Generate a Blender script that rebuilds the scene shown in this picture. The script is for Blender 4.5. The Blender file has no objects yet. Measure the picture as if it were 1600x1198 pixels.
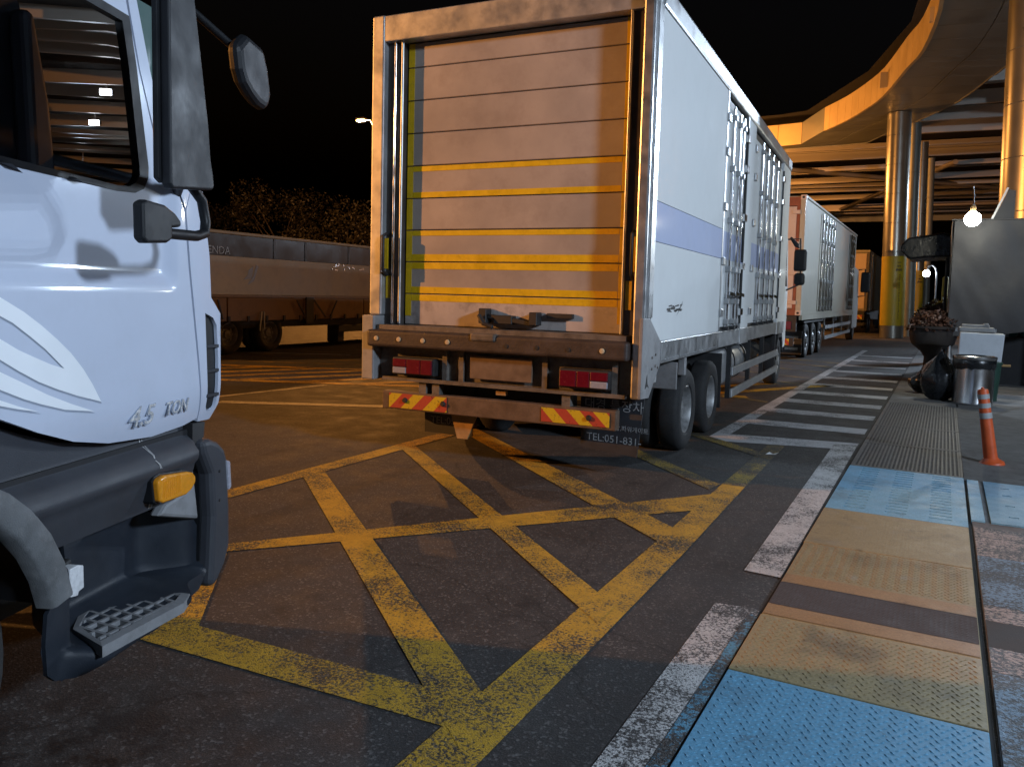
import bpy, bmesh, math, random
from mathutils import Vector, Matrix, noise
from mathutils.geometry import delaunay_2d_cdt
R = math.radians
random.seed(7)
scene = bpy.context.scene
COL = scene.collection

# ------------------------------------------------------------------ camera
cam_d = bpy.data.cameras.new('camera')
cam = bpy.data.objects.new('camera', cam_d)
COL.objects.link(cam)
cam.matrix_world = Matrix(((0.8790229, -0.0599857, 0.4729909, 0.0),
                           (0.4760474, 0.0554687, -0.8776685, 0.0),
                           (0.0264114, 0.9966569, 0.0773143, 1.65),
                           (0, 0, 0, 1)))
cam_d.sensor_width = 36.0
cam_d.lens = 28.125
cam_d.shift_y = -0.0275
cam_d.clip_start = 0.05
cam_d.clip_end = 1500.0
scene.camera = cam

# ------------------------------------------------------------------ night sky
world = bpy.data.worlds.new('World')
scene.world = world
world.use_nodes = True
wn = world.node_tree.nodes
wl = world.node_tree.links
sky = wn.new('ShaderNodeTexSky')
sky.sky_type = 'NISHITA'
sky.sun_disc = False
sky.sun_elevation = R(-4.0)
sky.sun_rotation = R(120.0)
wn['Background'].inputs['Strength'].default_value = 0.10
wl.new(sky.outputs['Color'], wn['Background'].inputs['Color'])

scene.view_settings.view_transform = 'Standard'
scene.view_settings.look = 'None'
scene.view_settings.gamma = 1.0
scene.view_settings.exposure = 0.3
scene.view_settings.use_curve_mapping = False
try:
    scene.cycles.use_denoising = True
    scene.cycles.max_bounces = 8
    scene.cycles.sample_clamp_indirect = 4.0
    scene.cycles.caustics_reflective = False
    scene.cycles.caustics_refractive = False
except Exception:
    pass

ORANGE = (1.0, 0.40, 0.09)
COOL = (0.80, 0.90, 1.0)
LEDC = (0.66, 0.81, 1.0)
P_SOD_NEAR = 26000.0
P_SOD_FAR = 7000.0
P_SOD_LANE = 3300.0
P_LED = 6500.0
P_SIDE = 7000.0
BULB = 150.0

# ------------------------------------------------------------------ materials
def nodes_of(name):
    m = bpy.data.materials.new(name)
    m.use_nodes = True
    return m, m.node_tree.nodes, m.node_tree.links, m.node_tree.nodes['Principled BSDF']

def tnoise(n, l, vec, scale, detail=4.0, rough=0.55):
    t = n.new('ShaderNodeTexNoise')
    t.inputs['Scale'].default_value = scale
    t.inputs['Detail'].default_value = detail
    t.inputs['Roughness'].default_value = rough
    l.new(vec, t.inputs['Vector'])
    return t.outputs['Fac']

def ramp(n, l, fac, stops):
    r = n.new('ShaderNodeValToRGB')
    while len(r.color_ramp.elements) < len(stops):
        r.color_ramp.elements.new(0.5)
    for e, (p, c) in zip(r.color_ramp.elements, stops):
        e.position = p
        e.color = (c, c, c, 1) if isinstance(c, (int, float)) else tuple(c) + (1,)
    l.new(fac, r.inputs['Fac'])
    return r.outputs['Color']

def mixc(n, l, fac, a, b, mode='MIX'):
    m = n.new('ShaderNodeMix')
    m.data_type = 'RGBA'
    m.blend_type = mode
    for sock, v in ((0, fac), (6, a), (7, b)):
        if isinstance(v, bpy.types.NodeSocket):
            l.new(v, m.inputs[sock])
        elif sock == 0:
            m.inputs[0].default_value = v
        else:
            m.inputs[sock].default_value = tuple(v) + (1,)
    return m.outputs[2]

def bump(n, l, height, strength, dist, bsdf, prev=None):
    b = n.new('ShaderNodeBump')
    b.inputs['Strength'].default_value = strength
    b.inputs['Distance'].default_value = dist
    l.new(height, b.inputs['Height'])
    if prev is not None:
        l.new(prev, b.inputs['Normal'])
    l.new(b.outputs['Normal'], bsdf.inputs['Normal'])
    return b.outputs['Normal']

def mat(name, col, rough=0.6, metal=0.0, var=0.18, scale=5.0, bmp=0.0, bscale=80.0, rvar=0.12, dirt=0.0,
        dirtcol=(0.03, 0.025, 0.02), coat=0.0, spec=None):
    m, n, l, b = nodes_of(name)
    tc = n.new('ShaderNodeTexCoord').outputs['Object']
    f = tnoise(n, l, tc, scale, 6.0, 0.6)
    lo = tuple(c * (1 - var) for c in col)
    hi = tuple(min(1, c * (1 + var)) for c in col)
    c = ramp(n, l, f, [(0.3, lo), (0.7, hi)])
    if dirt > 0:
        d = tnoise(n, l, tc, scale * 2.3, 8.0, 0.7)
        dm = ramp(n, l, d, [(0.5, 0.0), (0.75, dirt)])
        c = mixc(n, l, dm, c, dirtcol)
    l.new(c, b.inputs['Base Color'])
    rr = ramp(n, l, f, [(0.25, max(0.02, rough - rvar)), (0.75, min(1, rough + rvar))])
    l.new(rr, b.inputs['Roughness'])
    b.inputs['Metallic'].default_value = metal
    b.inputs['Coat Weight'].default_value = coat
    b.inputs['Coat Roughness'].default_value = 0.08
    if spec is not None:
        b.inputs['Specular IOR Level'].default_value = spec
    if bmp > 0:
        bump(n, l, tnoise(n, l, tc, bscale, 3.0), bmp, 0.01, b)
    return m

def emis(name, col, strength):
    m, n, l, b = nodes_of(name)
    b.inputs['Base Color'].default_value = (0.8, 0.8, 0.8, 1)
    b.inputs['Emission Color'].default_value = tuple(col) + (1,)
    b.inputs['Emission Strength'].default_value = strength
    return m

def asphalt_color(n, l, tc):
    fine = tnoise(n, l, tc, 170.0, 3.0, 0.75)
    big = tnoise(n, l, tc, 0.55, 6.0, 0.6)
    mid = tnoise(n, l, tc, 3.1, 5.0, 0.65)
    base = ramp(n, l, fine, [(0.32, (0.016, 0.016, 0.017)), (0.56, (0.050, 0.048, 0.047)), (0.72, (0.20, 0.195, 0.19))])
    c = mixc(n, l, ramp(n, l, big, [(0.35, 0.0), (0.65, 0.55)]), base, (0.030, 0.029, 0.029))
    ag = n.new('ShaderNodeTexVoronoi'); ag.inputs['Scale'].default_value = 95.0
    l.new(tc, ag.inputs['Vector'])
    sp = n.new('ShaderNodeSeparateColor'); l.new(ag.outputs['Color'], sp.inputs[0])
    c = mixc(n, l, ramp(n, l, sp.outputs[0], [(0.0, 0.5), (0.25, 0.0)]), c, (0.012, 0.012, 0.013))
    c = mixc(n, l, ramp(n, l, sp.outputs[1], [(0.86, 0.0), (0.97, 0.7)]), c, (0.16, 0.155, 0.15))
    c = mixc(n, l, ramp(n, l, mid, [(0.56, 0.0), (0.72, 0.45)]), c, (0.095, 0.089, 0.082))
    return c, fine, mid

def make_asphalt():
    m, n, l, b = nodes_of('asphalt')
    tc = n.new('ShaderNodeTexCoord').outputs['Object']
    c, fine, mid = asphalt_color(n, l, tc)
    # oil and damp stains with their own shape near the white truck
    st = tnoise(n, l, tc, 2.3, 7.0, 0.72)
    sm = ramp(n, l, st, [(0.58, 0.0), (0.66, 0.8)])
    c = mixc(n, l, sm, c, (0.020, 0.020, 0.021))
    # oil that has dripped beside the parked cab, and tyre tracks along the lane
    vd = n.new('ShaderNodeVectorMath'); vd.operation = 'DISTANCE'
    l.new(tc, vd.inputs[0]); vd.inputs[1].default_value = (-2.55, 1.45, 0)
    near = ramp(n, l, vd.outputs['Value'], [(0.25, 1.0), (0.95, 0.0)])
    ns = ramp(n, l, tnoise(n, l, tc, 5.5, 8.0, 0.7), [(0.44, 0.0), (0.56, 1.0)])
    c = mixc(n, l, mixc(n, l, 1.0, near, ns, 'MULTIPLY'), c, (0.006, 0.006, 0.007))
    wv = n.new('ShaderNodeMapping'); wv.inputs['Scale'].default_value = (1.4, 0.06, 1.0); wv.inputs['Rotation'].default_value = (0, 0, R(4))
    l.new(tc, wv.inputs['Vector'])
    tk = ramp(n, l, tnoise(n, l, wv.outputs[0], 1.6, 5.0, 0.6), [(0.52, 0.0), (0.68, 0.55)])
    c = mixc(n, l, tk, c, (0.016, 0.016, 0.017))
    cv = n.new('ShaderNodeTexVoronoi'); cv.feature = 'DISTANCE_TO_EDGE'; cv.inputs['Scale'].default_value = 0.42
    wm = n.new('ShaderNodeVectorMath'); wm.operation = 'MULTIPLY_ADD'
    nz = n.new('ShaderNodeTexNoise'); nz.inputs['Scale'].default_value = 2.2; nz.inputs['Detail'].default_value = 6.0
    l.new(tc, nz.inputs['Vector']); l.new(nz.outputs['Color'], wm.inputs[0]); wm.inputs[1].default_value = (0.5, 0.5, 0.5); l.new(tc, wm.inputs[2])
    l.new(wm.outputs[0], cv.inputs['Vector'])
    cr = ramp(n, l, cv.outputs['Distance'], [(0.0, 0.75), (0.0035, 0.0)])
    c = mixc(n, l, cr, c, (0.010, 0.010, 0.010))
    l.new(c, b.inputs['Base Color'])
    rr = ramp(n, l, mid, [(0.3, 0.62), (0.75, 0.86)])
    l.new(rr, b.inputs['Roughness'])
    v = n.new('ShaderNodeTexVoronoi')
    v.inputs['Scale'].default_value = 95.0
    l.new(tc, v.inputs['Vector'])
    p = bump(n, l, v.outputs['Distance'], 0.3, 0.003, b)
    bump(n, l, fine, 0.3, 0.003, b, p)
    return m

def make_paint(name, col, wear=0.5, grain=150.0, patch=1.6, rough=0.62):
    """road paint, broken up by the aggregate under it"""
    m, n, l, b = nodes_of(name)
    tc = n.new('ShaderNodeTexCoord').outputs['Object']
    a, fine, mid = asphalt_color(n, l, tc)
    g = tnoise(n, l, tc, grain, 5.0, 0.72)
    p = tnoise(n, l, tc, patch, 6.0, 0.7)
    s = n.new('ShaderNodeMath'); s.operation = 'MULTIPLY_ADD'
    l.new(p, s.inputs[0]); s.inputs[1].default_value = 0.75
    l.new(g, s.inputs[2])
    t = wear + 0.10
    keep = ramp(n, l, s.outputs[0], [(t, 0.0), (min(1, t + 0.10), 1.0)])
    f2 = tnoise(n, l, tc, 9.0, 5.0, 0.6)
    pc = ramp(n, l, f2, [(0.3, tuple(x * 0.72 for x in col)), (0.7, col)])
    l.new(mixc(n, l, keep, a, pc), b.inputs['Base Color'])
    b.inputs['Roughness'].default_value = rough
    v = n.new('ShaderNodeTexVoronoi')
    v.inputs['Scale'].default_value = 140.0
    l.new(tc, v.inputs['Vector'])
    q = bump(n, l, v.outputs['Distance'], 0.5, 0.005, b)
    bump(n, l, keep, 0.4, 0.004, b, q)
    return m

def make_plate(name, col, wear=0.35, col2=(0.12, 0.115, 0.11), tread=0.0, rough=0.5, soil=0.5):
    m, n, l, b = nodes_of(name)
    tc = n.new('ShaderNodeTexCoord').outputs['Object']
    f = tnoise(n, l, tc, 6.0, 8.0, 0.7)
    g = tnoise(n, l, tc, 90.0, 3.0, 0.6)
    big = tnoise(n, l, tc, 1.7, 6.0, 0.65)
    c = ramp(n, l, g, [(0.3, tuple(x * 0.75 for x in col)), (0.7, tuple(min(1, x * 1.15) for x in col))])
    c = mixc(n, l, ramp(n, l, f, [(0.6 - 0.1 * wear, 0.0), (0.78, wear)]), c, col2)
    c = mixc(n, l, ramp(n, l, big, [(0.52, 0.0), (0.75, soil)]), c, (0.045, 0.036, 0.030))
    sp = tnoise(n, l, tc, 3.3, 9.0, 0.78)
    c = mixc(n, l, ramp(n, l, sp, [(0.60, 0.0), (0.70, 0.75)]), c, (0.055, 0.033, 0.020))
    ed = tnoise(n, l, tc, 24.0, 6.0, 0.75)
    c = mixc(n, l, ramp(n, l, ed, [(0.62, 0.0), (0.72, 0.55)]), c, (0.03, 0.028, 0.026))
    l.new(c, b.inputs['Base Color'])
    l.new(ramp(n, l, f, [(0.3, rough - 0.12), (0.7, rough + 0.2)]), b.inputs['Roughness'])
    q = bump(n, l, g, 0.25, 0.003, b)
    if tread > 0:
        v = n.new('ShaderNodeTexVoronoi')
        v.inputs['Randomness'].default_value = 0.12
        v.inputs['Scale'].default_value = 42.0
        l.new(tc, v.inputs['Vector'])
        bump(n, l, ramp(n, l, v.outputs['Distance'], [(0.2, 1.0), (0.45, 0.0)]), tread * 0.55, 0.003, b, q)
    return m

def make_stripes(name, c1, c2, sx, sz):
    """chipped diagonal reflective bands: flat print on a strip"""
    m, n, l, b = nodes_of(name)
    tc = n.new('ShaderNodeTexCoord').outputs['Object']
    sp = n.new('ShaderNodeSeparateXYZ')
    l.new(tc, sp.inputs[0])
    a = n.new('ShaderNodeMath'); a.operation = 'MULTIPLY'; a.inputs[1].default_value = sx
    l.new(sp.outputs['X'], a.inputs[0])
    z = n.new('ShaderNodeMath'); z.operation = 'MULTIPLY_ADD'; z.inputs[1].default_value = sz
    l.new(sp.outputs['Z'], z.inputs[0]); l.new(a.outputs[0], z.inputs[2])
    fr = n.new('ShaderNodeMath'); fr.operation = 'FRACT'
    l.new(z.outputs[0], fr.inputs[0])
    k = ramp(n, l, fr.outputs[0], [(0.49, 0.0), (0.5, 1.0)])
    c = mixc(n, l, k, c1, c2)
    d = tnoise(n, l, tc, 26.0, 7.0, 0.7)
    c = mixc(n, l, ramp(n, l, d, [(0.57, 0.0), (0.66, 0.9)]), c, (0.05, 0.035, 0.03))
    l.new(c, b.inputs['Base Color'])
    b.inputs['Roughness'].default_value = 0.45
    return m

def make_glass(name, tint=0.25, rough=0.02):
    m, n, l, b = nodes_of(name)
    n.remove(b)
    out = n['Material Output']
    tr = n.new('ShaderNodeBsdfTransparent'); tr.inputs['Color'].default_value = (tint, tint * 1.02, tint * 1.05, 1)
    gl = n.new('ShaderNodeBsdfGlossy'); gl.inputs['Roughness'].default_value = rough
    fr = n.new('ShaderNodeFresnel'); fr.inputs['IOR'].default_value = 1.5
    mx = n.new('ShaderNodeMixShader')
    l.new(fr.outputs[0], mx.inputs[0]); l.new(tr.outputs[0], mx.inputs[1]); l.new(gl.outputs[0], mx.inputs[2])
    l.new(mx.outputs[0], out.inputs['Surface'])
    return m

def make_leaf(name, col, var=0.5):
    m, n, l, b = nodes_of(name)
    tc = n.new('ShaderNodeTexCoord').outputs['Object']
    f = tnoise(n, l, tc, 1.3, 5.0, 0.7)
    l.new(ramp(n, l, f, [(0.3, tuple(c * (1 - var) for c in col)), (0.7, tuple(c * (1 + var) for c in col))]), b.inputs['Base Color'])
    b.inputs['Roughness'].default_value = 0.55
    return m

M = {}
M['asphalt'] = make_asphalt()
M['yellow_paint'] = make_paint('yellow_road_paint', (0.60, 0.36, 0.035), 0.69, 75.0, 1.6)
M['yellow_paint_old'] = make_paint('old_yellow_road_paint', (0.46, 0.31, 0.05), 0.77, 75.0, 1.5)
M['white_paint'] = make_paint('white_road_paint', (0.62, 0.61, 0.60), 0.70, 75.0, 1.7)
M['white_paint_old'] = make_paint('old_white_road_paint', (0.56, 0.56, 0.57), 0.66, 60.0, 1.2)
M['blue_paint'] = make_paint('blue_road_paint', (0.10, 0.30, 0.45), 0.76, 50.0, 3.0)
M['concrete'] = mat('worn_concrete', (0.16, 0.155, 0.15), 0.85, 0, 0.3, 3.0, 0.5, 160.0, dirt=0.6)
M['pave_blue'] = make_paint('blue_pavement_paint', (0.20, 0.30, 0.40), 0.74, 50.0, 2.2)
M['pave_bright'] = make_plate('bright_blue_plate_paint', (0.13, 0.31, 0.45), 0.3)
M['pave_pink'] = make_paint('pink_pavement_paint', (0.45, 0.33, 0.27), 0.74, 50.0, 2.4)
M['pave_dark'] = mat('dark_pavement', (0.055, 0.052, 0.05), 0.85, 0, 0.3, 6.0, 0.5, 180.0)
M['plate_blue'] = make_plate('blue_tread_plate', (0.13, 0.36, 0.55), 0.3)
M['plate_blue2'] = make_plate('light_blue_plate', (0.17, 0.40, 0.58), 0.3, (0.33, 0.38, 0.40))
M['plate_tan'] = make_plate('tan_tread_plate', (0.32, 0.25, 0.125), 0.35, (0.33, 0.36, 0.35), soil=0.85)
M['plate_tan2'] = make_plate('tan_fine_plate', (0.31, 0.24, 0.12), 0.4, (0.38, 0.42, 0.42), 0.5)
M['band_orange'] = make_plate('ochre_band', (0.34, 0.20, 0.085), 0.35, (0.08, 0.06, 0.05))
M['band_brown'] = make_plate('brown_band', (0.062, 0.046, 0.042), 0.35, (0.11, 0.10, 0.10), 0.6, rough=0.75)
M['grate'] = mat('dull_steel_grate', (0.15, 0.15, 0.155), 0.55, 0.5, 0.3, 6.0, 0.3, 120.0, dirt=0.5)
M['gutter'] = mat('black_gutter', (0.012, 0.012, 0.012), 0.9)

M['cab_white'] = mat('white_cab_paint', (0.52, 0.57, 0.69), 0.5, 0, 0.04, 2.0, spec=0.3, coat=0.5, rvar=0.04, dirt=0.10, dirtcol=(0.30, 0.31, 0.33))
M['decal'] = mat('pale_decal', (0.86, 0.89, 0.93), 0.35, 0, 0.03, 3.0, coat=0.5)
M['decal_edge'] = mat('grey_decal_edge', (0.28, 0.32, 0.40), 0.4, 0, 0.03)
M['grey_plastic'] = mat('grey_plastic', (0.042, 0.045, 0.054), 0.55, 0, 0.12, 5.0, 0.12, 260.0, dirt=0.2, dirtcol=(0.08, 0.08, 0.08), spec=0.3)
M['lightgrey_plastic'] = mat('light_grey_plastic', (0.22, 0.225, 0.235), 0.6, 0, 0.15, 7.0, 0.12, 260.0, dirt=0.3)
M['arch_plastic'] = mat('faded_arch_plastic', (0.115, 0.12, 0.125), 0.7, 0, 0.3, 9.0, 0.2, 200.0, dirt=0.3, dirtcol=(0.30, 0.30, 0.30))
M['navy_plastic'] = mat('dark_navy_plastic', (0.018, 0.023, 0.032), 0.5, 0, 0.2, 5.0, 0.12, 260.0, dirt=0.15, dirtcol=(0.06, 0.06, 0.06), spec=0.3)
M['black_plastic'] = mat('black_plastic', (0.012, 0.013, 0.015), 0.5, 0, 0.2, 6.0, spec=0.25)
M['mirror_plastic'] = mat('dark_mirror_housing', (0.015, 0.016, 0.019), 0.5, 0, 0.15, 6.0, spec=0.25)
M['rubber'] = mat('tyre_rubber', (0.018, 0.018, 0.019), 0.8, 0, 0.3, 9.0, 0.3, 120.0, dirt=0.4, dirtcol=(0.05, 0.045, 0.04))
M['rim'] = mat('dirty_steel_rim', (0.28, 0.28, 0.28), 0.5, 0.5, 0.3, 8.0, dirt=0.5)
M['chrome'] = mat('chrome', (0.75, 0.76, 0.78), 0.16, 1.0, 0.1, 6.0)
M['badge_metal'] = mat('badge_metal', (0.86, 0.87, 0.90), 0.25, 0.5, 0.4, 40.0)
M['steel'] = mat('galvanised_steel', (0.46, 0.47, 0.48), 0.38, 0.85, 0.15, 6.0, dirt=0.25)
M['alu'] = mat('worn_aluminium', (0.52, 0.53, 0.54), 0.42, 0.7, 0.15, 5.0, dirt=0.25)
M['alu_dull'] = mat('dull_grey_plate', (0.30, 0.30, 0.305), 0.55, 0.3, 0.15, 5.0, dirt=0.35)
M['post_dark'] = mat('bronze_channel', (0.085, 0.072, 0.066), 0.45, 0.5, 0.3, 4.0, dirt=0.4)
M['box_white'] = mat('white_box_panel', (0.70, 0.72, 0.72), 0.75, 0, 0.05, 1.2, coat=0.12, spec=0.15, dirt=0.07, dirtcol=(0.3, 0.28, 0.25))
M['box_blue'] = mat('pale_blue_band', (0.45, 0.50, 0.68), 0.75, 0, 0.05, 1.4, coat=0.12, spec=0.15, dirt=0.08)
M['door_alu'] = mat('dirty_door_panel', (0.38, 0.33, 0.29), 0.42, 0.0, 0.16, 1.3, dirt=0.4, dirtcol=(0.20, 0.155, 0.13))
M['door_dirty'] = mat('grimy_door_panel', (0.48, 0.43, 0.40), 0.45, 0.0, 0.2, 1.8, dirt=0.85, dirtcol=(0.10, 0.08, 0.07))
M['tape'] = mat('yellow_tape', (0.72, 0.47, 0.012), 0.4, 0, 0.12, 8.0, dirt=0.25)
M['bumper'] = mat('rusty_brown_bumper', (0.050, 0.038, 0.034), 0.6, 0.1, 0.4, 7.0, 0.3, 60.0, dirt=0.5)
M['beam'] = mat('brown_beam', (0.12, 0.082, 0.058), 0.6, 0.1, 0.35, 6.0, 0.2, 60.0, dirt=0.4)
M['frame_grey'] = mat('weathered_frame', (0.15, 0.135, 0.12), 0.6, 0.3, 0.35, 7.0, 0.2, 60.0, dirt=0.6)
M['chassis'] = mat('black_chassis', (0.020, 0.020, 0.021), 0.6, 0, 0.3, 6.0)
M['lamp_red'] = mat('red_lens', (0.13, 0.006, 0.016), 0.2, 0, 0.1, 30.0, coat=0.6)
M['lamp_clear'] = mat('clear_lens', (0.35, 0.36, 0.42), 0.2, 0.1, 0.1, 30.0, coat=0.6)
M['amber'] = mat('amber_lens', (0.72, 0.27, 0.01), 0.2, 0, 0.1, 40.0, coat=0.7)
M['stripe_l'] = make_stripes('left_warning_stripes', (0.58, 0.42, 0.02), (0.42, 0.06, 0.035), -4.0, 4.0)
M['stripe_r'] = make_stripes('right_warning_stripes', (0.58, 0.42, 0.02), (0.42, 0.06, 0.035), 4.0, 4.0)
M['flap'] = mat('rubber_flap', (0.022, 0.026, 0.033), 0.65, 0, 0.2, 8.0)
M['flap_text'] = mat('grey_lettering', (0.30, 0.31, 0.32), 0.6, 0, 0.4, 30.0)
M['wood'] = mat('wood_chip', (0.36, 0.22, 0.09), 0.7, 0, 0.3, 9.0)
M['plate_dull'] = mat('dull_number_plate', (0.16, 0.11, 0.075), 0.5, 0, 0.2, 9.0)
M['reflector'] = mat('round_reflector', (0.75, 0.62, 0.40), 0.2, 0.3, 0.1, 30.0)
M['glass_dark'] = make_glass('dark_side_glass', 0.22, 0.0)
M['glass_green'] = mat('green_quarter_glass', (0.10, 0.16, 0.15), 0.08, 0, 0.1, 3.0, coat=0.6)
M['interior'] = mat('dark_interior', (0.014, 0.014, 0.016), 0.8)
M['seat'] = mat('dark_seat_fabric', (0.010, 0.010, 0.014), 0.9)
M['sticker'] = mat('white_sticker', (0.62, 0.63, 0.65), 0.5, 0, 0.15, 30.0, dirt=0.3)
M['scratch'] = mat('bare_scratch', (0.42, 0.42, 0.42), 0.7)
M['cont_red'] = mat('red_door_frame', (0.25, 0.075, 0.04), 0.5, 0, 0.2, 5.0, dirt=0.3)
M['cont_pink'] = mat('cream_container_door', (0.62, 0.50, 0.42), 0.45, 0, 0.08, 2.0, dirt=0.1)
M['cont_cream'] = mat('cream_container_side', (0.44, 0.41, 0.32), 0.55, 0, 0.08, 1.5, coat=0.2, dirt=0.1)
M['lettering_dark'] = mat('dark_lettering', (0.04, 0.035, 0.03), 0.6)
M['trailer_beige'] = mat('beige_trailer_panel', (0.40, 0.26, 0.13), 0.65, 0, 0.12, 1.0, dirt=0.25)
M['trailer_low'] = mat('beige_drop_side', (0.25, 0.14, 0.06), 0.65, 0, 0.15, 1.0, dirt=0.35)
M['trailer_dark'] = mat('dark_gloss_band', (0.014, 0.014, 0.013), 0.16, 0, 0.2, 2.0, rvar=0.03)
M['trailer_text'] = mat('faded_letters', (0.20, 0.15, 0.11), 0.5)
M['fascia'] = mat('cream_metal_fascia', (0.66, 0.50, 0.26), 0.42, 0.1, 0.06, 1.0)
M['soffit'] = mat('grey_metal_soffit', (0.30, 0.31, 0.29), 0.42, 0.4, 0.1, 1.0)
M['rib'] = mat('grey_steel_rib', (0.66, 0.60, 0.53), 0.32, 0.4, 0.05, 0.5, rvar=0.02)
M['roof_dark'] = mat('dark_roof_sheet', (0.035, 0.034, 0.034), 0.7)
M['col_metal'] = mat('brushed_column_cladding', (0.30, 0.29, 0.25), 0.30, 0.7, 0.10, 1.0, rvar=0.05)
M['col_yellow'] = mat('yellow_column_wrap', (0.52, 0.38, 0.02), 0.45, 0, 0.08, 2.0)
M['col_grey'] = mat('grey_green_column', (0.26, 0.27, 0.235), 0.45, 0.3, 0.08, 1.0)
M['tarp'] = mat('grey_tarpaulin', (0.022, 0.023, 0.028), 0.6, 0, 0.15, 1.5, 0.3, 9.0, dirt=0.25, dirtcol=(0.06, 0.055, 0.05))
M['bin_steel'] = mat('brushed_stainless', (0.55, 0.56, 0.57), 0.24, 1.0, 0.08, 3.0, rvar=0.05)
M['bag'] = mat('black_bin_bag', (0.012, 0.013, 0.015), 0.28, 0, 0.2, 4.0, 0.6, 14.0)
M['cooler'] = mat('white_chest', (0.60, 0.63, 0.67), 0.4, 0, 0.06, 3.0, dirt=0.15)
M['green_bin'] = mat('dark_green_plastic', (0.02, 0.06, 0.045), 0.5, 0, 0.2, 5.0)
M['teal'] = mat('teal_board', (0.02, 0.13, 0.13), 0.4, 0, 0.15, 3.0)
M['bollard'] = mat('orange_bollard', (0.62, 0.10, 0.025), 0.45, 0, 0.15, 8.0, dirt=0.2)
M['bollard_band'] = mat('grey_reflective_band', (0.36, 0.37, 0.37), 0.4, 0, 0.15, 9.0)
M['urn'] = mat('dark_planter', (0.013, 0.010, 0.010), 0.85, 0, 0.2, 6.0)
M['leaf_red'] = make_leaf('reddish_leaves', (0.075, 0.034, 0.022))
M['leaf_green'] = make_leaf('green_leaves', (0.08, 0.12, 0.03))
M['leaf_tree'] = make_leaf('dark_tree_leaves', (0.022, 0.019, 0.008))
M['bark'] = mat('bark', (0.06, 0.045, 0.035), 0.9)
M['pole'] = mat('lamp_pole', (0.20, 0.20, 0.20), 0.5, 0.6)
M['yellow_pole'] = mat('yellow_painted_pole', (0.55, 0.38, 0.03), 0.5)
M['paper'] = mat('white_paper', (0.75, 0.75, 0.75), 0.8)
M['sodium_lens'] = emis('sodium_lens', ORANGE, 60.0)
M['led_lens'] = emis('led_lens', COOL, 28.0)
M['bulb'] = emis('bulb_glow', (1.0, 0.96, 0.80), BULB)
M['far_lens'] = emis('far_lamp_lens', (0.85, 0.93, 1.0), 30.0)
M['building'] = mat('dark_facade', (0.05, 0.05, 0.055), 0.7)
M['window_dark'] = mat('dark_panes', (0.02, 0.022, 0.028), 0.15)

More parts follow.
